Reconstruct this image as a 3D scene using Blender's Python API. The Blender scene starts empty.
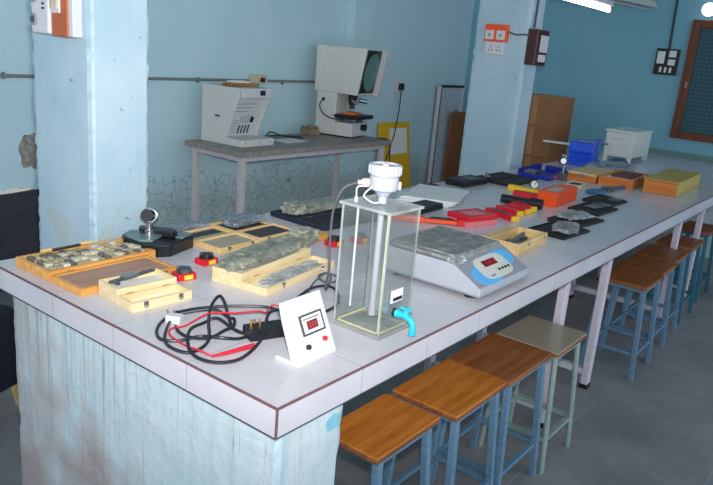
import bpy, bmesh, math, random
from mathutils import Vector, Matrix, noise
random.seed(7)
SC = bpy.context.scene
COL = SC.collection
PI = math.pi
TT = 0.85            # table top height

# ------------------------------------------------------------------ materials
def _nt(name):
    m = bpy.data.materials.new(name); m.use_nodes = True
    nt = m.node_tree; b = nt.nodes['Principled BSDF']
    return m, nt, b

def srgb(r, g, b):
    f = lambda c: (c/255/12.92) if c/255 <= .04045 else ((c/255+.055)/1.055)**2.4
    return (f(r), f(g), f(b), 1)

def coords(nt, scale=(1, 1, 1)):
    tc = nt.nodes.new('ShaderNodeTexCoord'); mp = nt.nodes.new('ShaderNodeMapping')
    mp.inputs['Scale'].default_value = scale
    nt.links.new(tc.outputs['Object'], mp.inputs['Vector'])
    return mp.outputs['Vector']

def noise_tex(nt, vec, scale, detail=4, rough=.55):
    n = nt.nodes.new('ShaderNodeTexNoise'); n.inputs['Scale'].default_value = scale
    n.inputs['Detail'].default_value = detail; n.inputs['Roughness'].default_value = rough
    nt.links.new(vec, n.inputs['Vector']); return n.outputs['Fac']

def ramp(nt, fac, stops):
    r = nt.nodes.new('ShaderNodeValToRGB'); e = r.color_ramp.elements
    e[0].position, e[0].color = stops[0]; e[1].position, e[1].color = stops[-1]
    for p, c in stops[1:-1]:
        k = e.new(p); k.color = c
    nt.links.new(fac, r.inputs['Fac']); return r.outputs['Color']

def mixc(nt, fac, a, b, mode='MIX'):
    m = nt.nodes.new('ShaderNodeMix'); m.data_type = 'RGBA'; m.blend_type = mode
    for s, v in ((m.inputs[0], fac), (m.inputs[6], a), (m.inputs[7], b)):
        if hasattr(v, 'is_linked'): nt.links.new(v, s)
        else: s.default_value = v
    return m.outputs[2]

def mth(nt, op, a, b=0, c=0):
    m = nt.nodes.new('ShaderNodeMath'); m.operation = op
    for s, v in zip(m.inputs, (a, b, c)):
        if hasattr(v, 'is_linked'): nt.links.new(v, s)
        else: s.default_value = v
    return m.outputs[0]

def sep(nt, vec):
    s = nt.nodes.new('ShaderNodeSeparateXYZ'); nt.links.new(vec, s.inputs[0]); return s.outputs

def bump(nt, b, h, strength=.2, dist=.01):
    n = nt.nodes.new('ShaderNodeBump'); n.inputs['Strength'].default_value = strength
    n.inputs['Distance'].default_value = dist
    nt.links.new(h, n.inputs['Height']); nt.links.new(n.outputs[0], b.inputs['Normal'])

def mat(name, col, rough=.5, metal=0., var=.12, scale=30., emis=0., alpha=1., spec=.5):
    """plain surface with a little procedural mottling"""
    m, nt, b = _nt(name)
    c = srgb(*col)
    v = noise_tex(nt, coords(nt), scale, 3)
    d = tuple(x*(1-var) for x in c[:3])+(1,)
    l = tuple(min(1, x*(1+var)) for x in c[:3])+(1,)
    colr = ramp(nt, v, [(.3, d), (.7, l)])
    nt.links.new(colr, b.inputs['Base Color'])
    b.inputs['Roughness'].default_value = rough; b.inputs['Metallic'].default_value = metal
    b.inputs['Specular IOR Level'].default_value = spec
    b.inputs['Alpha'].default_value = alpha
    if emis:
        nt.links.new(colr, b.inputs['Emission Color']); b.inputs['Emission Strength'].default_value = emis
    return m

def wood(name, c1, c2, axis='x', rough=.45, scale=1.):
    m, nt, b = _nt(name)
    sc = {'x': (3, 40, 40), 'y': (40, 3, 40), 'z': (40, 40, 3)}[axis]
    v = coords(nt, tuple(s*scale for s in sc))
    n = noise_tex(nt, v, 1.3, 6, .65)
    colr = ramp(nt, n, [(.34, srgb(*c2)), (.5, srgb(*[(a+b_)/2 for a, b_ in zip(c1, c2)])), (.62, srgb(*c1))])
    nt.links.new(colr, b.inputs['Base Color']); b.inputs['Roughness'].default_value = rough
    bump(nt, b, n, .08, .002)
    return m

MT = {}
MT['white_plastic'] = mat('white_plastic', (204, 205, 209), .4, var=.03)
MT['cream_metal'] = mat('cream_metal', (205, 206, 202), .45, var=.04)
MT['grey_metal_paint'] = mat('grey_metal_paint', (172, 176, 186), .4, var=.03)
MT['silver_metal_paint'] = mat('silver_metal_paint', (142, 148, 160), .35, var=.04)
MT['black_plastic'] = mat('black_plastic', (26, 27, 31), .38)
MT['black_rubber'] = mat('black_rubber', (24, 25, 30), .5)
MT['navy_plastic'] = mat('navy_plastic', (30, 36, 56), .4)
MT['foam'] = mat('foam', (40, 42, 48), .9, var=.2, scale=200)
MT['chrome'] = mat('chrome', (205, 205, 208), .18, 1., var=.03)
MT['steel'] = mat('steel', (150, 154, 158), .35, .9, var=.1)
MT['dark_steel'] = mat('dark_steel', (92, 100, 104), .4, .6, var=.25, scale=60)
MT['red'] = mat('red', (205, 22, 40), .4, var=.08)
MT['red_cable'] = mat('red_cable', (205, 30, 52), .45)
MT['orange'] = mat('orange', (238, 84, 30), .4, var=.06)
MT['yellow'] = mat('yellow', (240, 196, 40), .45, var=.06)
MT['blue'] = mat('blue', (26, 84, 222), .4, var=.15)
MT['royal_blue'] = mat('royal_blue', (26, 44, 150), .4, var=.1)
MT['cyan'] = mat('cyan', (40, 186, 214), .35, var=.05)
MT['sky_blue'] = mat('sky_blue', (92, 176, 232), .5, var=.05)
MT['paper'] = mat('paper', (226, 228, 228), .7, var=.03)
MT['grey_paper'] = mat('grey_paper', (150, 152, 150), .7, var=.08)
MT['label_yellow'] = mat('label_yellow', (240, 205, 60), .6)
MT['white_leg'] = mat('white_leg', (214, 206, 218), .5, var=.06)
MT['stool_blue'] = mat('stool_blue', (104, 138, 164), .45, var=.15, scale=50)
MT['stool_green'] = mat('stool_green', (146, 166, 160), .5, var=.15, scale=50)
MT['stool_teal'] = mat('stool_teal', (50, 110, 130), .45, var=.15, scale=50)
MT['stool_wood'] = wood('stool_wood', (220, 138, 58), (188, 106, 38), 'x', .38)
MT['stool_wood_dark'] = wood('stool_wood_dark', (172, 108, 62), (138, 80, 42), 'x', .42)
MT['stool_laminate'] = mat('stool_laminate', (168, 156, 138), .3, var=.04)
MT['stool_edge'] = wood('stool_edge', (160, 104, 62), (116, 66, 34), 'x', .6)
MT['pine'] = wood('pine', (226, 198, 146), (206, 170, 112), 'x', .5)
MT['pale_pine'] = wood('pale_pine', (230, 212, 172), (216, 192, 146), 'x', .5)
MT['orange_pine'] = wood('orange_pine', (230, 176, 102), (206, 140, 66), 'x', .45)
MT['tan_wood'] = wood('tan_wood', (226, 140, 62), (196, 104, 40), 'y', .4)
MT['yellow_wood'] = wood('yellow_wood', (206, 184, 98), (176, 150, 70), 'y', .4)
MT['brown_lining'] = wood('brown_lining', (182, 146, 124), (160, 122, 100), 'x', .6)
MT['white_lining'] = mat('white_lining', (236, 232, 222), .7, var=.04)
MT['grey_lining'] = mat('grey_lining', (166, 160, 140), .8, var=.1)
MT['dark_lining'] = mat('dark_lining', (62, 62, 72), .8, var=.15)
MT['carton'] = mat('carton', (150, 104, 66), .75, var=.1, scale=6)
MT['carton_top'] = mat('carton_top', (168, 128, 84), .75, var=.1, scale=6)
MT['brown_board'] = mat('brown_board', (176, 92, 52), .45, var=.1)
MT['dark_brown'] = mat('dark_brown', (66, 30, 26), .4, var=.1)
MT['frame_wood'] = wood('frame_wood', (128, 62, 28), (84, 36, 16), 'z', .4)
MT['slab_stone'] = mat('slab_stone', (142, 136, 130), .5, var=.35, scale=45)
MT['pinkish_steel'] = mat('pinkish_steel', (196, 188, 192), .5, var=.06)
MT['door_wood'] = wood('door_wood', (150, 98, 62), (118, 72, 44), 'z', .5)
MT['yellow_board'] = mat('yellow_board', (226, 178, 22), .5, var=.05, scale=8)
MT['slate'] = mat('slate', (50, 50, 58), .6, var=.25, scale=10)
MT['navy_cloth'] = mat('navy_cloth', (26, 26, 44), .85, var=.2)
MT['led_window'] = mat('led_window', (112, 14, 24), .25, var=.1)
MT['led_lit'] = mat('led_lit', (150, 24, 34), .3, emis=.1)
MT['screen_glass'] = mat('screen_glass', (96, 132, 128), .15, var=.05, scale=5)
MT['tube_lit'] = mat('tube_lit', (255, 250, 255), .4, var=.0, emis=5)
MT['mesh_pane'] = None
MT['brass'] = mat('brass', (190, 150, 80), .35, .9)
MT['glue'] = mat('glue', (214, 208, 160), .6)
MT['grey_cable'] = mat('grey_cable', (92, 94, 100), .5)
MT['black_cable'] = mat('black_cable', (30, 33, 46), .42)
MT['beige_plastic'] = mat('beige_plastic', (196, 184, 164), .5)
MT['pink_red'] = mat('pink_red', (222, 120, 130), .4, var=.3, scale=120)
MT['green_tool'] = mat('green_tool', (168, 170, 152), .4, .3, var=.35, scale=40)
MT['conduit_grey'] = mat('conduit_grey', (118, 122, 124), .6)
MT['transmitter_white'] = mat('transmitter_white', (176, 180, 194), .45, var=.03)
MT['white_rod'] = mat('white_rod', (210, 216, 212), .5)

def plastic_film(name, col, fac=.25, tint=(240, 242, 240)):
    """thin crumpled clear film: mostly see-through, a little milky, with sharp glints"""
    m, nt, b = _nt(name)
    nt.nodes.remove(b); out = nt.nodes['Material Output']
    v = noise_tex(nt, coords(nt), 26, 5, .7)
    t = nt.nodes.new('ShaderNodeBsdfTransparent'); t.inputs[0].default_value = srgb(*tint)
    d = nt.nodes.new('ShaderNodeBsdfDiffuse'); d.inputs[0].default_value = srgb(*col)
    g = nt.nodes.new('ShaderNodeBsdfGlossy'); g.inputs['Roughness'].default_value = .16
    bp = nt.nodes.new('ShaderNodeBump'); bp.inputs['Strength'].default_value = .9; bp.inputs['Distance'].default_value = .02
    nt.links.new(v, bp.inputs['Height']); nt.links.new(bp.outputs[0], g.inputs['Normal'])
    m1 = nt.nodes.new('ShaderNodeMixShader'); m2 = nt.nodes.new('ShaderNodeMixShader')
    streak = ramp(nt, v, [(.42, (fac*.5,)*3+(1,)), (.66, (min(1, fac*1.7),)*3+(1,))])
    nt.links.new(streak, m1.inputs[0]); nt.links.new(t.outputs[0], m1.inputs[1]); nt.links.new(d.outputs[0], m1.inputs[2])
    lw = nt.nodes.new('ShaderNodeLayerWeight'); lw.inputs[0].default_value = .35
    nt.links.new(bp.outputs[0], lw.inputs['Normal'])
    nt.links.new(mth(nt, 'MULTIPLY_ADD', lw.outputs['Fresnel'], .35, .16), m2.inputs[0])
    nt.links.new(m1.outputs[0], m2.inputs[1]); nt.links.new(g.outputs[0], m2.inputs[2])
    nt.links.new(m2.outputs[0], out.inputs[0])
    return m
MT['film'] = plastic_film('film', (236, 240, 242), .26)
MT['film_green'] = plastic_film('film_green', (208, 212, 198), .34, (230, 233, 220))
MT['film_blue'] = plastic_film('film_blue', (190, 206, 216), .30, (226, 234, 240))
MT['film_white'] = plastic_film('film_white', (226, 234, 242), .6)
MT['film_grey'] = plastic_film('film_grey', (160, 160, 157), .9)

def acrylic(name, tint, gl=.12, diff=.06, dcol=(220, 224, 222)):
    m, nt, b = _nt(name)
    nt.nodes.remove(b)
    out = nt.nodes['Material Output']
    t = nt.nodes.new('ShaderNodeBsdfTransparent'); t.inputs[0].default_value = srgb(*tint)
    g = nt.nodes.new('ShaderNodeBsdfGlossy'); g.inputs['Roughness'].default_value = .05
    d = nt.nodes.new('ShaderNodeBsdfDiffuse'); d.inputs[0].default_value = srgb(*dcol)
    n = noise_tex(nt, coords(nt), 9, 4)
    m1 = nt.nodes.new('ShaderNodeMixShader'); m2 = nt.nodes.new('ShaderNodeMixShader')
    lw = nt.nodes.new('ShaderNodeLayerWeight'); lw.inputs[0].default_value = .25
    nt.links.new(mth(nt, 'MULTIPLY', n, diff*2), m1.inputs[0])
    nt.links.new(t.outputs[0], m1.inputs[1]); nt.links.new(d.outputs[0], m1.inputs[2])
    nt.links.new(mth(nt, 'MULTIPLY_ADD', lw.outputs['Fresnel'], .22, gl*.3), m2.inputs[0])
    nt.links.new(m1.outputs[0], m2.inputs[1]); nt.links.new(g.outputs[0], m2.inputs[2])
    nt.links.new(m2.outputs[0], out.inputs[0])
    return m
MT['acrylic'] = acrylic('acrylic', (252, 253, 252), .1, .022)
MT['acrylic_lid'] = acrylic('acrylic_lid', (246, 248, 247), .15, .3)

MT['acrylic_edge'] = acrylic('acrylic_edge', (236, 240, 238), .3, .4)

def wall_paint():
    m, nt, b = _nt('blue_wall_paint')
    v = coords(nt); x, y, z = sep(nt, v)
    n1 = noise_tex(nt, v, 1.4, 5, .6); n2 = noise_tex(nt, v, 11, 5, .65)
    c = ramp(nt, n1, [(.3, srgb(180, 212, 222)), (.7, srgb(190, 220, 229))])
    c = mixc(nt, mth(nt, 'MULTIPLY', n2, .3), c, srgb(168, 201, 214))
    # cracked, weathered plaster along the lower part of the wall
    hz = mth(nt, 'MULTIPLY_ADD', n1, -.5, .78)              # ragged height of the damaged band
    hz = mth(nt, 'MULTIPLY_ADD', n2, .12, hz)
    low = mth(nt, 'GREATER_THAN', hz, z)
    soft = mth(nt, 'MULTIPLY', ramp(nt, mth(nt, 'SUBTRACT', hz, z), [(.0, (0, 0, 0, 1)), (.22, (1, 1, 1, 1))]), .6)
    plaster = ramp(nt, n2, [(.35, srgb(134, 146, 142)), (.55, srgb(162, 178, 178)), (.7, srgb(172, 168, 150))])
    c = mixc(nt, soft, c, plaster)
    vo = nt.nodes.new('ShaderNodeTexVoronoi'); vo.feature = 'DISTANCE_TO_EDGE'
    vo.inputs['Scale'].default_value = 15.
    wv = nt.nodes.new('ShaderNodeMix'); wv.data_type = 'VECTOR'; wv.inputs[0].default_value = .08
    nz = nt.nodes.new('ShaderNodeTexNoise'); nz.inputs['Scale'].default_value = 6; nt.links.new(v, nz.inputs['Vector'])
    nt.links.new(v, wv.inputs[4]); nt.links.new(nz.outputs['Color'], wv.inputs[5])
    nt.links.new(wv.outputs[1], vo.inputs['Vector'])
    crack = mth(nt, 'MULTIPLY', mth(nt, 'LESS_THAN', vo.outputs['Distance'], .024), low)
    c = mixc(nt, mth(nt, 'MULTIPLY', crack, ramp(nt, n2, [(.36, (.1, .1, .1, 1)), (.58, (.8, .8, .8, 1))])), c, srgb(84, 88, 80))
    nt.links.new(c, b.inputs['Base Color']); b.inputs['Roughness'].default_value = .55
    bump(nt, b, n2, .12, .01)
    return m

def dimmed_wall_paint():  # same blue paint, with the far end's dimmer, bluer light put into the colour
    m, nt, b = _nt('blue_wall_paint_dimmed')
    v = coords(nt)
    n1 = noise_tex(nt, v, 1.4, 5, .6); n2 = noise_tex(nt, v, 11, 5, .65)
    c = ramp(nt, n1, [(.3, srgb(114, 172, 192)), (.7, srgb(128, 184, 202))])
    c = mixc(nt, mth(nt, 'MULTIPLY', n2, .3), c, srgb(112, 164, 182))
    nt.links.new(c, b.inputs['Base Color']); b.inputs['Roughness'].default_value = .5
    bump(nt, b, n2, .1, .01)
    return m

def column_paint():
    m, nt, b = _nt('whitewashed_column')
    v = coords(nt); x, y, z = sep(nt, v)
    n1 = noise_tex(nt, v, 3, 6, .6); n2 = noise_tex(nt, v, 26, 4, .6); n3 = noise_tex(nt, coords(nt, (60, 60, 2)), 1, 3)
    c = ramp(nt, n1, [(.3, srgb(150, 182, 198)), (.7, srgb(178, 200, 212))])
    c = mixc(nt, mth(nt, 'MULTIPLY', n3, .25), c, srgb(192, 208, 216))
    n4 = noise_tex(nt, v, 5, 4)
    dirt = mth(nt, 'MULTIPLY', mth(nt, 'GREATER_THAN', mth(nt, 'MULTIPLY_ADD', z, -.42, mth(nt, 'ADD', n4, .31)), .5), .3)
    c = mixc(nt, dirt, c, srgb(178, 180, 156))
    spot = mth(nt, 'GREATER_THAN', n2, .70)
    c = mixc(nt, mth(nt, 'MULTIPLY', spot, .7), c, srgb(128, 112, 94))
    nt.links.new(c, b.inputs['Base Color']); b.inputs['Roughness'].default_value = .6
    bump(nt, b, n2, .25, .01)
    return m

def pedestal_paint():
    m, nt, b = _nt('streaked_pedestal_paint')
    v = coords(nt); x, y, z = sep(nt, v)
    st = noise_tex(nt, coords(nt, (26, 26, 1.1)), 1, 5, .65)
    n1 = noise_tex(nt, v, 2.2, 5, .6); n2 = noise_tex(nt, v, 40, 3); n3 = noise_tex(nt, v, 9, 6, .7)
    c = ramp(nt, st, [(.3, srgb(176, 204, 214)), (.5, srgb(196, 214, 220)), (.68, srgb(206, 218, 222))])
    c = mixc(nt, ramp(nt, n3, [(.45, (0, 0, 0, 1)), (.62, (.5, .5, .5, 1))]), c, srgb(214, 222, 222))
    # brown grime towards the back end of the block and towards its foot
    g = mth(nt, 'MULTIPLY_ADD', y, .42, mth(nt, 'MULTIPLY_ADD', z, -.55, n1))
    g = mth(nt, 'MULTIPLY_ADD', n3, .35, g)
    gm = ramp(nt, g, [(.70, (0, 0, 0, 1)), (1.0, (.85, .85, .85, 1))])
    c = mixc(nt, gm, c, srgb(166, 146, 140))
    # thin dark runs below the tiles, thicker towards the back end
    fine = noise_tex(nt, coords(nt, (60, 60, .5)), 1.6, 4, .7)
    run = mth(nt, 'ADD', fine, mth(nt, 'MULTIPLY_ADD', z, .22, mth(nt, 'MULTIPLY_ADD', y, .09, -.20)))
    drip = ramp(nt, run, [(.55, (0, 0, 0, 1)), (.70, (.75, .75, .75, 1))])
    c = mixc(nt, drip, c, srgb(120, 112, 108))
    # small cyan brush mark on the end face
    ex = mth(nt, 'POWER', mth(nt, 'MULTIPLY', mth(nt, 'SUBTRACT', x, .222), 1/.032), 2); ez = mth(nt, 'POWER', mth(nt, 'MULTIPLY', mth(nt, 'SUBTRACT', z, .722), 1/.022), 2)
    e = mth(nt, 'ADD', mth(nt, 'ADD', ex, ez), mth(nt, 'MULTIPLY', noise_tex(nt, v, 55, 4), 1.6))
    mk = mth(nt, 'MULTIPLY', mth(nt, 'LESS_THAN', e, 1.75), mth(nt, 'MULTIPLY', mth(nt, 'LESS_THAN', y, .035), .7))
    c = mixc(nt, mk, c, srgb(90, 190, 214))
    nt.links.new(c, b.inputs['Base Color']); b.inputs['Roughness'].default_value = .6
    bump(nt, b, mth(nt, 'ADD', n2, n3), .35, .008)
    return m

def table_tiles():
    m, nt, b = _nt('white_glazed_tiles')
    v = coords(nt); x, y, z = sep(nt, v)
    geo = nt.nodes.new('ShaderNodeNewGeometry'); nx, ny, nz = sep(nt, geo.outputs['Normal'])
    def line(c, n):
        f = mth(nt, 'ABSOLUTE', mth(nt, 'SUBTRACT', mth(nt, 'FRACT', mth(nt, 'MULTIPLY_ADD', c, 1/.3, .5)), .5))
        return mth(nt, 'MULTIPLY', mth(nt, 'LESS_THAN', f, .005), mth(nt, 'LESS_THAN', mth(nt, 'ABSOLUTE', n), .5))
    ln = mth(nt, 'MAXIMUM', line(x, nx), line(y, ny))
    n1 = noise_tex(nt, v, 4, 3)
    c = ramp(nt, n1, [(.3, srgb(200, 197, 205)), (.7, srgb(212, 209, 216))])
    c = mixc(nt, mth(nt, 'MULTIPLY', ln, .6), c, srgb(150, 138, 140))
    nt.links.new(c, b.inputs['Base Color'])
    b.inputs['Roughness'].default_value = .24; b.inputs['Specular IOR Level'].default_value = .45
    bump(nt, b, n1, .03, .004)
    return m

def floor_stone():
    m, nt, b = _nt('grey_stone_floor')
    v = coords(nt)
    n1 = noise_tex(nt, v, 2.2, 6, .65); n2 = noise_tex(nt, v, 14, 5, .6)
    c = ramp(nt, n1, [(.28, srgb(120, 121, 125)), (.5, srgb(148, 147, 149)), (.72, srgb(170, 167, 165))])
    c = mixc(nt, mth(nt, 'MULTIPLY', n2, .35), c, srgb(120, 118, 120))
    br = nt.nodes.new('ShaderNodeTexBrick'); br.offset = .5
    br.inputs['Scale'].default_value = 1.; br.inputs['Mortar Size'].default_value = .004
    br.inputs['Brick Width'].default_value = .62; br.inputs['Row Height'].default_value = .6
    nt.links.new(v, br.inputs['Vector'])
    c = mixc(nt, mth(nt, 'MULTIPLY', br.outputs['Fac'], .5), c, srgb(174, 172, 170))
    nt.links.new(c, b.inputs['Base Color']); b.inputs['Roughness'].default_value = .42
    bump(nt, b, n2, .12, .006)
    return m

def mesh_pane():
    m, nt, b = _nt('window_wire_mesh')
    v = coords(nt); x, y, z = sep(nt, v)
    def ln(c): return mth(nt, 'LESS_THAN', mth(nt, 'FRACT', mth(nt, 'MULTIPLY', c, 28)), .22)
    g = mth(nt, 'MAXIMUM', ln(y), ln(z))
    c = mixc(nt, g, srgb(34, 74, 86), srgb(58, 98, 108))
    nt.links.new(c, b.inputs['Base Color']); b.inputs['Roughness'].default_value = .6
    return m
MT['mesh_pane'] = mesh_pane()
M_WALL, M_FAR, M_COL, M_PED, M_TILE, M_FLOOR = wall_paint(), dimmed_wall_paint(), column_paint(), pedestal_paint(), table_tiles(), floor_stone()
M_CEIL = mat('ceiling_paint', (176, 198, 204), .7, var=.05, scale=3)

# ------------------------------------------------------------------ mesh building
class G:
    def __init__(s): s.bm = bmesh.new()
    def box(s, x0, x1, y0, y1, z0, z1):
        vs = [s.bm.verts.new((x, y, z)) for z in (z0, z1) for y in (y0, y1) for x in (x0, x1)]
        for f in ((0, 2, 3, 1), (4, 5, 7, 6), (0, 1, 5, 4), (2, 6, 7, 3), (0, 4, 6, 2), (1, 3, 7, 5)):
            s.bm.faces.new([vs[i] for i in f])
        return s
    def rbox(s, cx, cy, z0, lx, ly, lz, rz=0):
        n0 = len(s.bm.verts); s.box(-lx/2, lx/2, -ly/2, ly/2, 0, lz)
        s.bm.verts.ensure_lookup_table()
        mx = Matrix.Translation((cx, cy, z0)) @ Matrix.Rotation(rz, 4, 'Z')
        for v in s.bm.verts[n0:]: v.co = mx @ v.co
        return s
    def xf(s, mx, n0=0):
        s.bm.verts.ensure_lookup_table()
        for v in s.bm.verts[n0:]: v.co = mx @ v.co
        return s
    def n(s): return len(s.bm.verts)
    def prism(s, poly, axis, a, b):
        def p(u, v, w):
            return {'x': (w, u, v), 'y': (u, w, v), 'z': (u, v, w)}[axis]
        A = [s.bm.verts.new(p(u, v, a)) for u, v in poly]; B = [s.bm.verts.new(p(u, v, b)) for u, v in poly]
        k = len(poly); s.bm.faces.new(A[::-1]); s.bm.faces.new(B)
        for i in range(k): s.bm.faces.new((A[i], A[(i+1) % k], B[(i+1) % k], B[i]))
        bmesh.ops.recalc_face_normals(s.bm, faces=s.bm.faces[:])
        return s
    def cyl(s, p0, p1, r0, r1=None, n=20):
        p0, p1 = Vector(p0), Vector(p1); r1 = r0 if r1 is None else r1
        d = (p1-p0).normalized(); u = d.orthogonal().normalized(); w = d.cross(u)
        A = []; B = []
        for i in range(n):
            a = 2*PI*i/n; o = u*math.cos(a)+w*math.sin(a)
            A.append(s.bm.verts.new(p0+o*r0)); B.append(s.bm.verts.new(p1+o*r1))
        s.bm.faces.new(A[::-1]); s.bm.faces.new(B)
        for i in range(n): s.bm.faces.new((A[i], A[(i+1) % n], B[(i+1) % n], B[i]))
        return s
    def bar(s, p0, p1, w, h=None):
        """square section bar between two points"""
        h = h or w; p0, p1 = Vector(p0), Vector(p1); d = (p1-p0).normalized()
        up = Vector((0, 0, 1)) if abs(d.z) < .8 else Vector((0, 1, 0))
        u = d.cross(up).normalized(); v = u.cross(d).normalized()
        q = [(-1, -1), (1, -1), (1, 1), (-1, 1)]
        A = [s.bm.verts.new(p0+u*a*w/2+v*b*h/2) for a, b in q]; B = [s.bm.verts.new(p1+u*a*w/2+v*b*h/2) for a, b in q]
        s.bm.faces.new(A[::-1]); s.bm.faces.new(B)
        for i in range(4): s.bm.faces.new((A[i], A[(i+1) % 4], B[(i+1) % 4], B[i]))
        bmesh.ops.recalc_face_normals(s.bm, faces=s.bm.faces[:])
        return s
    def lathe(s, prof, cx=0, cy=0, n=28):
        rings = []
        for r, z in prof:
            rings.append([s.bm.verts.new((cx+max(r, 1e-5)*math.cos(2*PI*i/n), cy+max(r, 1e-5)*math.sin(2*PI*i/n), z)) for i in range(n)])
        for a, b in zip(rings, rings[1:]):
            for i in range(n): s.bm.faces.new((a[i], a[(i+1) % n], b[(i+1) % n], b[i]))
        s.bm.faces.new(rings[0][::-1]); s.bm.faces.new(rings[-1])
        return s
    def tube(s, pts, r, n=8, sub=6):
        P = [Vector(p) for p in pts]
        if len(P) > 2 and sub > 1:
            Q = []
            for i in range(len(P)-1):
                a, b, c, d = P[max(i-1, 0)], P[i], P[i+1], P[min(i+2, len(P)-1)]
                for k in range(sub):
                    t = k/sub
                    Q.append(.5*((2*b)+(c-a)*t+(2*a-5*b+4*c-d)*t*t+(3*b-a-3*c+d)*t**3))
            Q.append(P[-1]); P = Q
        rings = []; u = None
        for i, p in enumerate(P):
            d = (P[min(i+1, len(P)-1)]-P[max(i-1, 0)]).normalized()
            if u is None: u = d.orthogonal().normalized()
            u = (u-d*u.dot(d)).normalized(); w = d.cross(u)
            rings.append([s.bm.verts.new(p+(u*math.cos(2*PI*k/n)+w*math.sin(2*PI*k/n))*r) for k in range(n)])
        for a, b in zip(rings, rings[1:]):
            for k in range(n): s.bm.faces.new((a[k], a[(k+1) % n], b[(k+1) % n], b[k]))
        s.bm.faces.new(rings[0][::-1]); s.bm.faces.new(rings[-1])
        return s
    def torus(s, c, axis, R, r, n=24, m=8):
        c = Vector(c); d = Vector(axis).normalized(); u = d.orthogonal().normalized(); w = d.cross(u); rings = []
        for i in range(n):
            a = 2*PI*i/n; o = u*math.cos(a)+w*math.sin(a)
            rings.append([s.bm.verts.new(c+o*(R+r*math.cos(2*PI*k/m))+d*r*math.sin(2*PI*k/m)) for k in range(m)])
        for i in range(n):
            a, b = rings[i], rings[(i+1) % n]
            for k in range(m): s.bm.faces.new((a[k], a[(k+1) % m], b[(k+1) % m], b[k]))
        return s
    def sphere(s, c, r, sc=(1, 1, 1), n=20):
        n0 = s.n(); bmesh.ops.create_uvsphere(s.bm, u_segments=n, v_segments=n//2, radius=r)
        s.xf(Matrix.Translation(c) @ Matrix.Diagonal((*sc, 1)), n0); return s
    def crumple(s, c, size, seed, amp=.25, rz=0, sub=4, power=.5):
        """crumpled film lump with a flat underside"""
        n0 = s.n(); bmesh.ops.create_icosphere(s.bm, subdivisions=sub, radius=1)
        s.bm.verts.ensure_lookup_table()
        for v in s.bm.verts[n0:]:
            p = v.co.copy()
            q = Vector([math.copysign(abs(a)**power, a) for a in p])
            k = 1+amp*(noise.noise(p*2.3+Vector((seed, 0, 0)))+.6*noise.noise(p*6+Vector((0, seed, 0))))
            q *= k
            z = max(q.z, -1)*.5+.5
            v.co = (q.x*size[0]/2, q.y*size[1]/2, max(z, 0)*size[2])
        s.xf(Matrix.Translation(c) @ Matrix.Rotation(rz, 4, 'Z'), n0); return s
    def o(s, name, m, parent=None, bevel=0., smooth=False, seg=2):
        me = bpy.data.meshes.new(name)
        bmesh.ops.recalc_face_normals(s.bm, faces=s.bm.faces[:])
        s.bm.to_mesh(me); s.bm.free()
        ob = bpy.data.objects.new(name, me); COL.objects.link(ob)
        me.materials.append(MT[m] if isinstance(m, str) else m)
        if smooth:
            me.polygons.foreach_set('use_smooth', [True]*len(me.polygons))
            me.set_sharp_from_angle(angle=math.radians(38))
        if bevel:
            bv = ob.modifiers.new('bevel', 'BEVEL'); bv.width = bevel; bv.segments = seg
            bv.limit_method = 'ANGLE'; bv.angle_limit = math.radians(40)
        if parent is not None: ob.parent = parent
        return ob

def tag(o, label=None, cat=None, group=None, kind=None):
    if label: o['label'] = label
    if cat: o['category'] = cat
    if group: o['group'] = group
    if kind: o['kind'] = kind
    return o
def thing(name, label, cat, loc=(0, 0, 0), rz=0., group=None):
    o = bpy.data.objects.new(name, None); COL.objects.link(o)
    o.empty_display_size = .05
    o.location = loc; o.rotation_euler = (0, 0, rz)
    return tag(o, label, cat, group)
def struct(o): o['kind'] = 'structure'; return o
R = math.radians

# ------------------------------------------------------------------ the setting
YB, XF = 3.20, 6.30
struct(G().box(-3.6, XF+.15, -3.2, YB+.15, -.12, 0).o('floor', M_FLOOR))
struct(G().box(-3.6, XF+.15, YB, YB+.15, 0, 3.0).o('wall_back', M_WALL))
struct(G().box(XF, XF+.15, -3.2, YB, 0, 3.0).o('wall_far', M_FAR))
struct(G().box(-3.6, XF+.15, -3.2, YB+.15, 3.0, 3.12).o('ceiling', M_CEIL))
# narrow plaster pier on the back wall
struct(G().box(4.06, 4.36, YB-.09, YB, 0, 3.0).o('trim_1', M_WALL, bevel=.004))
# greenish skirting where the table meets the far wall
struct(G().box(XF-.012, XF, -.6, 1.27, TT+.004, TT+.05).o('trim_2', mat('green_skirt', (104, 140, 134), .5)))

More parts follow.
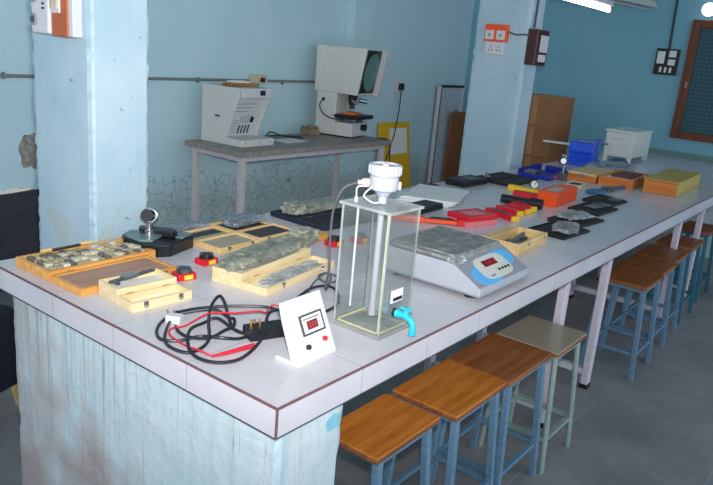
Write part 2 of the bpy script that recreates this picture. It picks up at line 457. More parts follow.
def rough_column(name, x0, x1, y0, y1, z1, seed):
    """square masonry column with slightly ragged arrises"""
    bm = bmesh.new(); nz = 180
    prof = []
    k = 16
    for i in range(k): prof.append((x0+(x1-x0)*i/k, y0, i == 0))
    for i in range(k): prof.append((x1, y0+(y1-y0)*i/k, i == 0))
    for i in range(k): prof.append((x1-(x1-x0)*i/k, y1, i == 0))
    for i in range(k): prof.append((x0, y1-(y1-y0)*i/k, i == 0))
    rings = []
    cx, cy = (x0+x1)/2, (y0+y1)/2
    for j in range(nz+1):
        z = z1*j/nz; ring = []
        for (x, y, cor) in prof:
            if cor:
                w = .002+.006*abs(noise.noise(Vector((x*3+seed, y*3, z*11))))+.008*abs(noise.noise(Vector((x, y, z*37+seed))))
                x += w*(1 if x < cx else -1); y += w*(1 if y < cy else -1)
            ring.append(bm.verts.new((x, y, z)))
        rings.append(ring)
    n = len(prof)
    for a, b in zip(rings, rings[1:]):
        for i in range(n): bm.faces.new((a[i], a[(i+1) % n], b[(i+1) % n], b[i]))
    bm.faces.new(rings[0][::-1]); bm.faces.new(rings[-1])
    g = G(); g.bm.free(); g.bm = bm
    return g.o(name, M_COL)
c1 = rough_column('pillar', .375, .612, 1.29, 1.682, 3.0, 3); struct(c1)
c2 = rough_column('pillar', 3.705, 3.925, 1.285, 1.70, 3.0, 8); struct(c2)

# window on the far wall
w = struct(G().box(XF-.02, XF, -.5, .80, 1.08, 2.06).o('window_1', 'mesh_pane'))
f = G()
f.box(XF-.05, XF, .785, .862, 1.028, 2.118).box(XF-.05, XF, -.58, -.5, 1.028, 2.118)
f.box(XF-.05, XF, -.5, .785, 1.028, 1.095).box(XF-.05, XF, -.5, .785, 2.045, 2.118)
f.o('window_frame', 'frame_wood', w, bevel=.006)
G().box(XF-.055, XF-.045, .80, .815, 1.5, 1.56).o('window_catch', 'steel', w)

# peeled plaster patch on the back wall left of the column
def ragged_patch(cx, cz, rx, rz_, seed, y0, y1):
    poly = []
    for i in range(26):
        a = 2*PI*i/26; k = 1+.35*noise.noise(Vector((math.cos(a)*2, math.sin(a)*2, seed)))
        poly.append((cx+rx*k*math.cos(a), cz+rz_*k*math.sin(a)))
    return G().prism(poly, 'y', y0, y1)
p = ragged_patch(1.155, .845, .075, .105, 2.2, YB-.006, YB).o('trim_3', mat('bare_plaster', (138, 136, 130), .8, var=.45, scale=40)); struct(p)

# surface conduit with sockets on the back wall
t = thing('wall_conduit', 'thin grey surface conduit running level along the blue back wall', 'conduit', (0, YB, 0))
g = G(); g.cyl((-1.5, -.012, 1.268), (3.9, -.012, 1.292), .010, n=10); g.o('pipe', 'conduit_grey', t, smooth=True)
for x in (.3, 1.0, 1.7, 2.4, 3.28): G().box(x-.006, x+.006, -.024, 0, 1.262, 1.30).o('clip', 'conduit_grey', t)
t = thing('wall_socket', 'cream socket box with black plug above the viewing box on the back wall', 'socket', (3.0, YB, 1.26))
G().box(-.10, .08, -.045, 0, .01, .075).o('box', 'beige_plastic', t, bevel=.004)
G().box(-.005, .03, -.07, -.045, .02, .055).o('plug', 'black_plastic', t, bevel=.004)
t = thing('wall_socket', 'white wall socket with black plug between projector and door panel', 'socket', (4.965, YB, 1.20))
G().box(-.075, .075, -.025, 0, 0, .13).o('plate', 'white_plastic', t, bevel=.004)
G().box(-.03, .03, -.06, -.025, .03, .10).o('plug', 'black_plastic', t, bevel=.006)
tag(G().tube([(4.965, YB-.045, 1.225), (4.96, YB-.045, 1.05), (4.92, 3.14, .93), (4.86, 3.12, .78), (4.74, 3.09, .60), (4.6, 3.05, .35), (4.5, 3.0, .02)], .006).o('hanging_cable', 'black_cable', smooth=True),
    'black power cord hanging from the white wall socket past the yellow board', 'cord')

# dark slate sheet against the back wall at the far left
t = thing('slate_board', 'dark slate board standing against the back wall left of the pillar', 'board', (.75, YB-.034, 0))
g = G(); xs = [-.9+i*.09 for i in range(18)]
top = [(x, .60+.012*noise.noise(Vector((x*7, 1, 0)))) for x in xs]
g.prism([(-.9, 0), (xs[-1], 0)]+top[::-1], 'y', 0, .028); g.o('sheet', 'slate', t)
g = G()
for i in range(14):
    x = -.1+i*.035; g.rbox(x, .014, .595+.012*noise.noise(Vector((x*7, 1, 0))), .04, .016, .018+.016*random.random(), random.uniform(-.2, .2))
g.o('plaster_crumbs', 'white_lining', t)

# chair partly seen behind the bench end
t = thing('chair', 'dark navy upholstered chair with pale wooden legs behind the bench end', 'chair', (.06, 1.93, 0), R(20))
G().box(-.22, .22, -.22, .22, .36, .46).o('seat', 'navy_cloth', t, bevel=.03, seg=3)
G().box(-.22, .22, .19, .25, .46, .86).o('backrest', 'navy_cloth', t, bevel=.02, seg=3)
g = G(); g.box(-.225, .225, -.225, -.215, .12, .40).box(-.225, -.215, -.225, .225, .12, .40).box(.215, .225, -.225, .225, .12, .40)
g.o('skirt', 'navy_cloth', t)
for sx in (-1, 1):
    for sy in (-1, 1):
        G().bar((sx*.17, sy*.17, .36), (sx*.23, sy*.21, 0), .04).o('leg', 'pine', t, bevel=.004)

# white panel, wooden board and yellow board leaning on the back wall
t = thing('door_panel', 'white framed door panel with dark top edge leaning behind the right pillar', 'panel', (5.665, YB-.075, 0))
g = G(); g.box(.02, .5, .012, .03, .02, 1.27); g.o('sheet', mat('panel_paint', (176, 190, 202), .5), t)
g = G(); g.box(0, .022, 0, .04, 0, 1.29).box(.5, .522, 0, .04, 0, 1.29).box(.022, .5, 0, .04, 0, .03); g.o('frame', 'white_plastic', t, bevel=.003)
g = G(); g.box(.022, .5, -.004, .04, 1.27, 1.295).box(.022, .032, -.004, .012, .03, 1.27); g.o('dark_edge', 'dark_brown', t)
t = thing('wooden_board', 'brown wooden board standing in front of the white door panel', 'board', (5.88, YB-.135, 0))
G().box(0, .38, 0, .03, 0, 1.005).o('plank', 'door_wood', t, bevel=.003)
G().box(.09, .11, 0, .03, 1.005, 1.03).o('hook', 'dark_steel', t, bevel=.002)
t = thing('yellow_board', 'yellow board with white paper leaning behind the machine table', 'board', (4.66, YB-.16, 0))
g = G(); g.box(0, .53, 0, .02, 0, .92); g.xf(Matrix.Rotation(R(-8), 4, 'X')); g.o('sheet', 'yellow_board', t, bevel=.003)
g = G(); g.box(.17, .47, -.004, 0, .60, .86); g.xf(Matrix.Rotation(R(-8), 4, 'X')); g.o('paper', 'paper', t)

# cartons stacked behind the far end of the bench
CX, CY = 5.10, 1.575
for i, (z0, z1, dx, lab) in enumerate(((0, .40, 0, 'brown cardboard carton at the foot of the stack behind the blue vise'),
                                 (.40, .78, .02, 'second brown carton from the floor in the stack behind the blue vise'),
                                 (.78, 1.05, .0, 'reddish brown carton just under the topmost one, behind the blue vise'),
                                 (1.05, 1.33, .0, 'topmost brown carton of the stack right of the rear pillar'))):
    t = thing('cardboard_carton', lab, 'carton', (CX+dx, CY, z0), 0, 'stacked cartons')
    G().box(0, .43, 0, .38, 0, z1-z0-.004).o('body', 'carton', t, bevel=.003)
    G().box(.004, .426, .004, .376, z1-z0-.004, z1-z0).o('flaps', 'carton_top', t)
    G().box(-.001, .02, .17, .22, .02, z1-z0-.004).o('tape', 'carton_top', t)

# electrical boards ------------------------------------------------------
X0 = .375
t = thing('switchboard', 'orange-brown switchboard with white meter box high on the left pillar', 'switchboard', (X0, 1.362, 1.553))
G().box(-.04, 0, 0, .100, 0, .42).o('wooden_box', 'brown_board', t, bevel=.004)
G().box(-.036, 0, -.028, -.0005, .002, .42).o('side_cover', 'white_plastic', t, bevel=.003)
G().box(-.048, -.04, .035, .092, .075, .36).o('switch_plate', 'white_plastic', t, bevel=.003)
g = G(); g.box(-.054, -.048, .042, .060, .09, .15).box(-.054, -.048, .066, .084, .09, .15); g.o('switches', 'beige_plastic', t)
G().box(-.05, 0, .1005, .215, .004, .45).o('meter_box', 'white_plastic', t, bevel=.008)
g = G()
for k in range(5): g.box(-.0515, -.05, .125, .140, .085+k*.015, .092+k*.015)
g.o('vents', 'black_plastic', t)
for z_ in (.050, .125):
    g = G(); g.cyl((-.05, .19, z_), (-.058, .19, z_), .020); g.o('socket', 'silver_metal_paint', t, smooth=True)
    g = G(); g.cyl((-.058, .19, z_), (-.0592, .19, z_), .013); g.o('socket_face', 'dark_steel', t, smooth=True)

XC = 3.705
t = thing('switchboard', 'small orange switchboard with two white sockets on the right pillar', 'switchboard', (XC, 1.43, 1.73))
G().box(-.035, 0, 0, .175, 0, .115).o('wooden_box', 'orange', t, bevel=.003)
G().box(-.042, -.035, .012, .078, .012, .075).o('socket_plate', 'white_plastic', t, bevel=.003)
G().box(-.042, -.035, .098, .165, .012, .075).o('socket_plate', 'white_plastic', t, bevel=.003)
g = G()
for y in (.045, .131): g.cyl((-.0435, y, .042), (-.042, y, .042), .012, n=12)
g.o('socket_holes', 'silver_metal_paint', t)
t = thing('socket_plate', 'white double socket plate just below the orange switchboard', 'socket', (XC, 1.447, 1.64))
G().box(-.025, 0, 0, .145, 0, .088).o('plate', 'white_plastic', t, bevel=.003)
g = G()
for y in (.04, .1):
    for dz, dy in ((.03, -.012), (.03, .012), (.055, 0)): g.cyl((-.0265, y+dy, dz), (-.025, y+dy, dz), .005, n=10)
g.o('holes', 'black_plastic', t)
tag(G().tube([(XC-.01, 1.43, 1.80), (XC-.012, 1.37, 1.785), (XC-.012, 1.31, 1.79), (XC-.008, 1.27, 1.785)], .006).o('wire', 'grey_cable', smooth=True),
    'short grey wires joining the orange and the brown switchboards on the pillar', 'wire')
t = thing('switchboard', 'dark brown switchboard with three white switches on the right pillar corner', 'switchboard', (3.70, 1.285, 1.59))
G().box(0, .19, -.075, 0, 0, .24).o('wooden_box', 'dark_brown', t, bevel=.004)
G().box(.055, .175, -.082, -.075, .09, .205).o('fuse_plate', 'white_plastic', t, bevel=.003)
for k in range(3): G().box(.05+k*.04, .078+k*.04, -.084, -.075, .025, .075).o('switch', 'white_plastic', t, bevel=.003)
tag(G().tube([(3.76, 1.272, 1.84), (3.77, 1.274, 2.05), (3.775, 1.274, 2.4), (3.775, 1.274, 2.99)], .007).o('wire', 'black_cable', smooth=True),
    'dark wire rising up the right pillar from the brown switchboard', 'wire')
t = thing('switchboard', 'black switchboard with white switches on the far wall beside the window', 'switchboard', (XF, .925, 1.605))
G().box(-.035, 0, 0, .21, 0, .24).o('board', 'black_plastic', t, bevel=.004)
G().box(-.042, -.035, .125, .195, .10, .215).o('fuse_plate', 'paper', t, bevel=.003)
G().box(-.042, -.035, .025, .09, .165, .225).o('switch', 'paper', t, bevel=.003)
G().box(-.042, -.035, .025, .09, .09, .145).o('switch', 'paper', t, bevel=.003)
for k in range(3): G().box(-.042, -.035, .045+k*.045, .067+k*.045, .02, .07).o('switch', 'paper', t, bevel=.003)
tag(G().tube([(XF-.014, 1.03, 1.845), (XF-.014, 1.035, 2.0), (XF-.012, 1.043, 2.3), (XF-.012, 1.05, 2.99)], .011).o('wire', 'black_cable', smooth=True),
    'black wire running up the far wall from the black switchboard', 'wire')

# tube light, fan, round bulb -----------------------------------------------
t = thing('tube_light', 'bright white fluorescent tube hanging above the far end of the bench', 'lamp', (4.16, 1.335, 2.04))
g = G(); g.cyl((0, 0, .062), (1.16, 0, .062), .02, n=16); g.o('tube', 'tube_lit', t, smooth=True)
G().box(-.03, 1.19, -.03, .03, .092, .135).o('batten', 'white_plastic', t, bevel=.004)
g = G(); g.box(-.025, -.0005, -.018, .018, .035, .092).box(1.1605, 1.185, -.018, .018, .035, .092); g.o('lamp_holders', 'white_plastic', t, bevel=.003)
for x in (.2, 1.0):
    g = G(); g.cyl((x, 0, .135), (x, 0, .96), .005, n=8); g.o('hanging_rod', 'steel', t)
t = thing('lamp_shade', 'pale grey unlit lamp shade hanging right of the bright tube', 'lamp', (5.80, 1.33, 2.20), R(-11))
g = G(); g.prism([(-.10, 0), (.10, 0), (.05, .06), (-.05, .06)], 'x', -.52, .38); g.o('shade', 'cream_metal', t, bevel=.004)
g = G(); g.cyl((-.48, 0, -.012), (.34, 0, -.012), .011, n=12); g.o('tube', 'grey_metal_paint', t, smooth=True)
for x in (-.4, .25):
    g = G(); g.cyl((x, 0, .06), (x, 0, .80), .005, n=8); g.o('hanging_rod', 'steel', t)

t = thing('round_lamp', 'round white lamp on the far wall above the window', 'lamp', (XF, .745, 2.21))
g = G(); g.cyl((-.02, 0, 0), (0, 0, 0), .06); g.o('base', 'white_plastic', t, smooth=True)
g = G(); g.sphere((-.05, 0, 0), .062); g.o('globe', mat('globe_lit', (255, 255, 255), .3, emis=1.6), t, smooth=True)
# ------------------------------------------------------------------ the long bench
t = thing('laboratory_bench', 'long white tiled laboratory bench on a painted masonry block', 'bench', (0, 0, 0))
G().box(0, XF-.005, 0, 1.268, TT-.073, TT).o('tabletop', M_TILE, t, bevel=.0015, seg=1)
jm = mat('brown_joint', (112, 78, 82), .6)
g = G(); r = .0032
g.cyl((-.0005, -.0005, TT-.0008), (XF-.01, -.0005, TT-.0008), r, n=8).cyl((-.0005, -.0005, TT-.0008), (-.0005, 1.268, TT-.0008), r, n=8).cyl((0, 0, TT-.073), (0, 0, TT), r, n=8)
g.o('edge_joint', jm, t, smooth=True)
g = G(); g.box(.004, XF-.01, .004, 1.262, TT-.079, TT-.073); g.o('under_joint', 'dark_steel', t)
# near masonry block, worn at its arrises
def block(x0, x1, y0, y1, z1, seed):
    g = G(); bm = g.bm; nz = 30
    k = 10; prof = []
    for i in range(k): prof.append((x0+(x1-x0)*i/k, y0, i == 0))
    for i in range(k): prof.append((x1, y0+(y1-y0)*i/k, i == 0))
    for i in range(k): prof.append((x1-(x1-x0)*i/k, y1, i == 0))
    for i in range(k): prof.append((x0, y1-(y1-y0)*i/k, i == 0))
    rings = []
    for j in range(nz+1):
        z = z1*j/nz; ring = []
        for x, y, cor in prof:
            w = .003*noise.noise(Vector((x*14, y*14, z*14+seed)))
            if cor:
                e = .006+.010*abs(noise.noise(Vector((x*5+seed, y*5, z*11)))); x += e*(1 if x < (x0+x1)/2 else -1); y += e*(1 if y < (y0+y1)/2 else -1)
            ring.append(bm.verts.new((x+w, y+w, z)))
        rings.append(ring)
    n = len(prof)
    for a, b in zip(rings, rings[1:]):
        for i in range(n): bm.faces.new((a[i], a[(i+1) % n], b[(i+1) % n], b[i]))
    bm.faces.new(rings[0][::-1]); bm.faces.new(rings[-1])
    return g
block(.018, .271, .018, 1.19, TT-.079, 5).o('masonry_block', M_PED, t)
block(6.02, 6.29, .06, 1.19, TT-.079, 9).o('masonry_block', M_PED, t)
for x in (1.90, 2.45, 3.81, 4.44):
    for y in (.10, .72):
        lg = G().box(x-.025, x+.025, y-.018, y+.018, .022, TT-.079).o('leg', 'white_leg', t, bevel=.003)
        G().box(x-.027, x+.027, y-.02, y+.02, 0, .022).o('foot_cap', 'black_rubber', lg)
    G().box(x-.018, x+.018, .118, .702, .07, .105).o('foot_bar', 'white_leg', t, bevel=.003)

# ------------------------------------------------------------------ stools
SH = .53
def stool(x0, x1, y0, y1, leg, top, label, edge='stool_edge', h=SH, rod=False, splay=.030):
    t = thing('stool', label, 'stool', ((x0+x1)/2, (y0+y1)/2, 0), 0, 'square lab stools along the bench')
    a, b = (x1-x0)/2, (y1-y0)/2
    G().box(-a, a, -b, b, h-.007, h).o('seat', top, t, bevel=.0015)
    G().box(-a, a, -b, b, h-.022, h-.0075).o('seat_edge', edge, t, bevel=.003)
    L = a-.037; W = b-.022; hh = h-.022
    for sx in (-1, 1):
        for sy in (-1, 1):
            p1 = (sx*L, sy*W, hh); p0 = (sx*(L+splay*.75), sy*(W+splay), 0)
            g = G()
            if rod: g.cyl(p0, p1, .0115, n=12)
            else: g.bar(p0, p1, .024)
            g.o('leg', leg, t, bevel=0 if rod else .002, smooth=rod)
    zs = .14; k = splay*.55
    g = G()
    for s in (-1, 1):
        g.bar((-(L+k), s*(W+k), zs), (L+k, s*(W+k), zs), .018); g.bar((s*(L+k), -(W+k), zs+.004), (s*(L+k), W+k, zs+.004), .018)
    g.o('stretchers', leg, t)
    g = G()
    for s in (-1, 1):
        g.box(-L, L, s*W-.009, s*W+.009, hh-.022, hh-.0005); g.box(s*L-.009, s*L+.009, -W, W, hh-.022, hh-.0005)
    g.o('apron', leg, t)
    return t
stool(.425, .752, .012, .22, 'stool_blue', 'stool_wood', 'orange-brown wooden stool with blue legs nearest the camera, beside the masonry block')
stool(.79, 1.135, -.025, .22, 'stool_blue', 'stool_wood', 'orange-brown wooden stool with blue legs, second from the masonry block')
stool(1.143, 1.508, -.034, .225, 'stool_blue', 'stool_wood_dark', 'dull brown stool with blue legs touching the beige-topped stool')
stool(1.516, 1.827, -.055, .21, 'stool_green', 'stool_laminate', 'beige laminate stool with pale green rod legs between brown stool and white bench leg', rod=True)
stool(2.715, 3.052, -.045, .215, 'stool_blue', 'stool_wood_dark', 'brown stool with blue legs just beyond the second white bench leg')
stool(3.06, 3.405, -.03, .22, 'stool_blue', 'stool_wood_dark', 'brown blue-legged stool, second beyond the white bench leg')
stool(3.42, 3.755, -.01, .225, 'stool_blue', 'stool_wood_dark', 'brown blue-legged stool, third beyond the white bench leg, under the tan box')
stool(3.87, 4.22, .0, .23, 'stool_teal', 'stool_wood_dark', 'brown stool with teal legs, fourth beyond the white bench leg')
stool(4.50, 4.86, .03, .25, 'stool_teal', 'stool_wood_dark', 'small dark stool farthest along the bench near the right border')
stool(4.70, 5.06, -.42, -.14, 'stool_teal', 'stool_wood_dark', 'teal-legged stool standing out in the aisle at the right border', h=.62)

# ================================================================== things on the bench
Z = TT
def tray(g, x0, x1, y0, y1, z0, h, wl, fl=.006):
    g.box(x0, x1, y0, y1, z0, z0+fl)
    g.box(x0, x1, y0, y0+wl, z0+fl, z0+h).box(x0, x1, y1-wl, y1, z0+fl, z0+h)
    g.box(x0, x0+wl, y0+wl, y1-wl, z0+fl, z0+h).box(x1-wl, x1, y0+wl, y1-wl, z0+fl, z0+h)
    return g
def open_case(name, label, cat, x, y, rz, W, Db, Dl, hb, hl, m, lb, ll, group=None, wl=.008, flb=.006, fll=.006, latch=True, bev=.0015, z=Z, lid_w=None):
    """case lying open: base behind, lid in front of the hinge line"""
    t = thing(name, label, cat, (x, y, z), rz, group)
    tray(G(), 0, W, .0005, Db, 0, hb, wl, flb-.002).o('base', m, t, bevel=bev)
    G().box(wl, W-wl, wl+.0005, Db-wl, flb-.002, flb).o('base_lining', lb, t)
    W2 = lid_w or W
    if Dl:
        tray(G(), 0, W2, -Dl, -.0005, 0, hl, wl, fll-.002).o('lid', m, t, bevel=bev)
        G().box(wl, W2-wl, -Dl+wl, -wl-.0005, fll-.002, fll).o('lid_lining', ll, t)
        zz = min(hb, hl)
        for fx in (.2, .8):
            G().box(W2*fx-.012, W2*fx+.012, -.003, .003, zz, zz+.0015).o('hinge', 'brass', t)
        if latch:
            for fx in (.22, .8):
                g = G(); g.torus((W2*fx, -Dl-.003, hl*.55), (0, 1, 0), .006, .0015, 14, 6).box(W2*fx-.007, W2*fx+.007, -Dl-.002, -Dl, hl*.5, hl*.95)
                g.o('latch', 'steel', t)
    return t
def wrapped(name, label, cat, loc, rz, size, seed, film, inner_m, inner, group=None, amp=.25, tail=None):
    """tool inside a crumpled clear bag"""
    t = thing(name, label, cat, loc, rz, group)
    g = G()
    for bx in inner: g.box(*bx)
    g.o('tool', inner_m, t, bevel=.002)
    G().crumple((0, 0, 0), size, seed, amp).o('plastic_bag', film, t)
    if tail:
        G().crumple((tail[0], tail[1], 0), tail[2], seed+3, .5, sub=3).o('bag_end', film, t)
    return t

# --- slip gauge case, front left -------------------------------------------------
gx, gy = .044, .994
t = open_case('wooden_case', 'large orange-brown wooden case lying open in front of the left pillar, full of gauge blocks', 'case', gx, gy, R(1), .385, .195, .165, .031, .022, 'orange_pine', 'brown_lining', 'brown_lining', flb=.013, fll=.018, wl=.014, latch=False, lid_w=.345)
for fx in (.30, .85):
    g = G(); g.box(.345*fx-.010, .345*fx+.010, -.168, -.165, .006, .018); g.o('latch', 'steel', t, bevel=.002)
gb_a = mat('gauge_steel', (190, 176, 144), .45, .25, var=.4, scale=90)
gb_b = mat('gauge_dark', (110, 106, 98), .45, .3, var=.4, scale=90)
gb_c = mat('gauge_pale', (204, 196, 174), .5, .1, var=.3, scale=90)
meshes = []
for i, mm in enumerate((gb_a, gb_a, gb_b, gb_c)):
    g = G(); w_ = (.019, .015, .017, .022)[i]
    g.box(-w_/2, w_/2, -.012, .012, 0, .018+.002*i); me = g.o('gauge_block', mm, None, bevel=.0015); meshes.append(me)
nb = 0
cr, sr = math.cos(R(1)), math.sin(R(1))
for j in range(5):
    x = .020
    i = 0
    while x < .350:
        k = random.randrange(4); src = meshes[k]; wd = (.019, .015, .017, .022)[k]
        lx = x+wd/2+random.uniform(.0, .003); ly = .032+j*.0305+random.uniform(-.002, .002)
        x = lx+wd/2+random.uniform(.001, .005)
        if random.random() < .05: continue
        o = src if (nb < 4 and False) else src.copy()
        if o is not src: COL.objects.link(o)
        o.location = (gx+lx*cr-ly*sr, gy+lx*sr+ly*cr, Z+.0132)
        o.rotation_euler = (0, 0, random.uniform(-.25, .25))
        tag(o, 'small grey steel gauge block standing in the large open wooden case', 'gauge block', 'gauge blocks in the wooden case'); nb += 1
for me in meshes: bpy.data.objects.remove(me)
t = thing('scraper', 'black-bladed tool with pale wooden handle lying across the gauge blocks', 'tool', (gx+.10, gy+.168, Z+.0375), R(3))
g = G(); g.box(0, .105, -.008, .008, 0, .006); g.o('blade', 'black_plastic', t, bevel=.002)
for a_, b_ in ((-.035, 0), (.105, .15)):
    g = G(); g.cyl((a_, 0, .006), (b_, 0, .006), .006, n=12); g.o('handle', 'pine', t, smooth=True)

# --- small pine case with a caliper ----------------------------------------------
t = open_case('pine_case', 'small pale pine case lying open with a grey caliper, before the gauge block case', 'case', .088, .713, R(-4), .195, .105, .078, .046, .028, 'pale_pine', 'white_lining', 'white_lining', flb=.03)
t = thing('caliper', 'dark grey steel caliper lying across the small open pine case', 'caliper', (.105, .742, Z+.0465), R(7))
g = G(); g.box(0, .165, .02, .034, 0, .006); g.o('beam', 'dark_steel', t, bevel=.001)
g = G(); g.prism([(0, .034), (.02, .034), (.014, 0), (.004, 0)], 'z', .0005, .0055); g.o('fixed_jaw', 'dark_steel', t)
g = G(); g.box(.045, .095, .016, .040, -.0002, .009); g.o('slider', 'steel', t, bevel=.001)

# --- comparator stand ----------------------------------------------------------------
cast = mat('dark_casting', (20, 26, 30), .32, var=.15)
deck = mat('green_grey_deck', (98, 122, 124), .35, var=.08)
t = thing('comparator_stand', 'heavy black comparator stand with chrome ring head beside the left pillar', 'instrument', (.405, .985, Z))
poly = [(.015, .20), (.0, .165), (.0, .07), (.035, .02), (.075, .0), (.21, .045), (.225, .07), (.215, .11), (.15, .14), (.12, .20), (.06, .225)]
G().prism(poly, 'z', 0, .045).o('base', cast, t, bevel=.005, seg=3)
G().prism([(.018, .19), (.006, .16), (.006, .085), (.04, .055), (.115, .10), (.10, .19), (.06, .215)], 'z', .045, .053).o('deck_plate', deck, t, bevel=.003)
G().prism([(.135, .055), (.15, .032), (.205, .052), (.215, .075), (.20, .10), (.165, .098)], 'z', .045, .051).o('foot_plate', deck, t, bevel=.003)
g = G(); g.prism([(.098, .205), (.075, .185), (.105, .10), (.125, .06), (.15, .06), (.165, .105), (.14, .14)], 'z', .045, .068); g.o('web', cast, t, bevel=.004)
cxp, cyp = .086, .138
g = G(); g.cyl((cxp, cyp, .053), (cxp, cyp, .092), .014); g.o('pillar', 'chrome', t, smooth=True)
g = G(); g.lathe([(.018, .053), (.018, .062), (.014, .066)], cxp, cyp, 20); g.o('collar', 'chrome', t, smooth=True)
ax = Vector((-.75, -.62, .15)).normalized(); cc = Vector((cxp+.004, cyp, .118))
sd0 = ax.cross(Vector((0, 0, -1))).normalized()*-1
g = G(); g.torus(cc, ax, .023, .0075, 28, 10); g.o('ring', 'chrome', t, smooth=True)
g = G(); g.cyl(cc-ax*.010+sd0*.010, cc+ax*.012+sd0*.010, .022, n=24); g.o('dial', 'black_plastic', t, smooth=True)
g = G(); sd = ax.cross(Vector((0, 0, 1))).normalized(); g.bar(cc-sd*.019+ax*.004, cc+sd*.019+ax*.004, .004); g.o('pointer', 'chrome', t)
g = G(); g.cyl((cxp-.02, cyp+.015, .053), (cxp-.02, cyp+.015, .072), .006, n=12); g.o('knob', 'black_plastic', t, smooth=True)

# --- small red boxes with rolled tapes -------------------------------------------------
def red_tape(x, y, rz, label, dark):
    t = thing('tape_box', label, 'box', (x, y, Z), rz, 'small red boxes on the near bench')
    G().box(-.032, .032, -.026, .026, 0, .022).o('box', 'red', t, bevel=.004)
    G().box(-.012, .018, -.0268, -.026, .004, .018).o('label_sticker', 'label_yellow', t)
    g = G()
    prof = [(.001, .022), (.024, .022), (.024, .034), (.020, .036), (.001, .036)]
    g.lathe(prof, 0, 0, 24); g.o('disc', 'black_plastic' if dark else 'dark_steel', t, smooth=True)
    g = G()
    for k in range(14):
        a = 2*PI*k/14; g.rbox(.0215*math.cos(a), .0215*math.sin(a), .0355, .005, .0022, .002, a)
    g.o('ribs', 'steel', t)
red_tape(.375, .782, R(-12), 'red box with grey ribbed disc standing right of the small pine case', False)
red_tape(.530, .858, R(2), 'red box with black disc standing left of the long wooden case', True)
red_tape(1.075, .745, R(0), 'red box with black disc standing between the long case and the clear tank', True)
red_tape(1.20, .715, R(4), 'red box with grey disc seen through the upper part of the clear tank', False)
t = thing('pine_strip', 'small orange wooden case lying by the red box beyond the long pine case', 'case', (1.02, .815, Z), R(2))
G().box(0, .13, 0, .055, 0, .012).o('bottom', 'orange_pine', t, bevel=.002)
G().box(0, .13, 0, .055, .0125, .02).o('lid', 'orange_pine', t, bevel=.002)

# --- flat cases behind -------------------------------------------------------------------
t = open_case('flat_case', 'flat open wooden case with beige tray and narrow dark strip, right of the comparator', 'case', .632, 1.045, R(2), .205, .125, .135, .020, .022, 'pine', 'grey_lining', 'grey_lining', flb=.012, fll=.014)
G().box(.03, .185, .05, .098, .012, .014).o('dark_strip', 'dark_lining', t)
t = open_case('flat_case', 'flat open wooden case with dark tray and bagged tools, behind the long bag', 'case', .846, 1.06, R(2), .215, .15, .135, .020, .022, 'pine', 'dark_lining', 'dark_lining', flb=.010, fll=.014)
wrapped('bagged_tools', 'clear bluish bag of tools lying on the flat wooden case with the dark tray', 'bag', (.962, 1.138, Z+.0205), R(2), (.19, .10, .03), 4, 'film_blue', 'dark_steel', [(-.07, .07, -.02, .0, .003, .010), (-.06, .05, .01, .025, .003, .010)])
wrapped('bagged_tools', 'clear bluish bag of tools lying on the bench just behind the comparator stand', 'bag', (.735, 1.222, Z), R(0), (.17, .075, .03), 9, 'film_blue', 'dark_steel', [(-.06, .06, -.015, .0, .003, .012), (-.05, .05, .01, .02, .003, .010)])

# --- long pale case with the big bag --------------------------------------------------------
t = open_case('long_case', 'long pale pine case lying open under a big crumpled bag, behind the indicator box', 'case', .445, .596, R(9), .40, .115, .100, .050, .026, 'pale_pine', 'white_lining', 'white_lining', flb=.035)
c, s = math.cos(R(9)), math.sin(R(9))
def lc(u, v, z): return (.445+u*c-v*s, .596+u*s+v*c, Z+z)
wrapped('bagged_instrument', 'long greenish instrument in crumpled clear plastic along the long pine case', 'bag', lc(.225, .060, .0505), R(9), (.44, .10, .032), 12, 'film_green', 'green_tool', [(-.19, .19, -.03, .02, .004, .022), (-.17, -.11, -.04, .03, .003, .028), (.02, .08, -.035, .03, .003, .026)], amp=.3, tail=(.215, .0, (.09, .085, .055)))
tag(G().crumple(lc(.22, -.05, .0065), (.28, .07, .014), 21, .35, R(9)).o('plastic_sheet', 'film_white', None), 'flat crumpled clear plastic lying in the lid of the long pine case', 'plastic')

# --- dark flat case with wrapped green tool ---------------------------------------------------
t = open_case('flat_tray', 'dark navy flat case lying open behind the clear tank', 'case', 1.195, 1.06, R(-3), .44, .165, .155, .022, .02, 'navy_plastic', 'foam', 'foam', flb=.018, fll=.014, latch=False)
wrapped('bagged_instrument', 'green instrument in clear plastic lying on the dark navy flat case', 'bag', (1.41, 1.125, Z+.0225), R(-2), (.37, .09, .04), 31, 'film_green', 'green_tool', [(-.16, .16, -.025, .02, .004, .022)], tail=(-.16, 0, (.08, .08, .05)))

# --- digital indicator box -----------------------------------------------------------------------
t = thing('digital_indicator', 'white sloping indicator box with red digital display, at the front of the bench', 'instrument', (.172, .099, Z), R(2))
LN, WD = .164, .151
g = G(); g.prism([(0, 0), (.07, .148), (.076, .146), (.062, .10), (.026, .012), (.075, .012), (.078, .002), (.078, 0)], 'x', 0, WD); g.o('housing', 'white_plastic', t, bevel=.0025)
PX = Matrix.Rotation(math.acos(.07/LN), 4, 'X')
def slope(g, name, m, par, bevel=0, smooth=False): return g.xf(PX).o(name, m, par, bevel, smooth)
bu, bv = .583*WD, .560*LN
fr = slope(tray(G(), bu-.042, bu+.042, bv-.026, bv+.026, 0, .005, .005, .002), 'bezel', mat('dark_bezel', (62, 66, 74), .4), t, .001)
slope(G().box(bu-.037, bu+.037, bv-.021, bv+.021, .002, .0035), 'bezel_plate', 'paper', fr)
slope(G().box(bu-.022, bu+.018, bv-.014, bv+.008, .0035, .005), 'display', 'led_window', fr)
g = G()
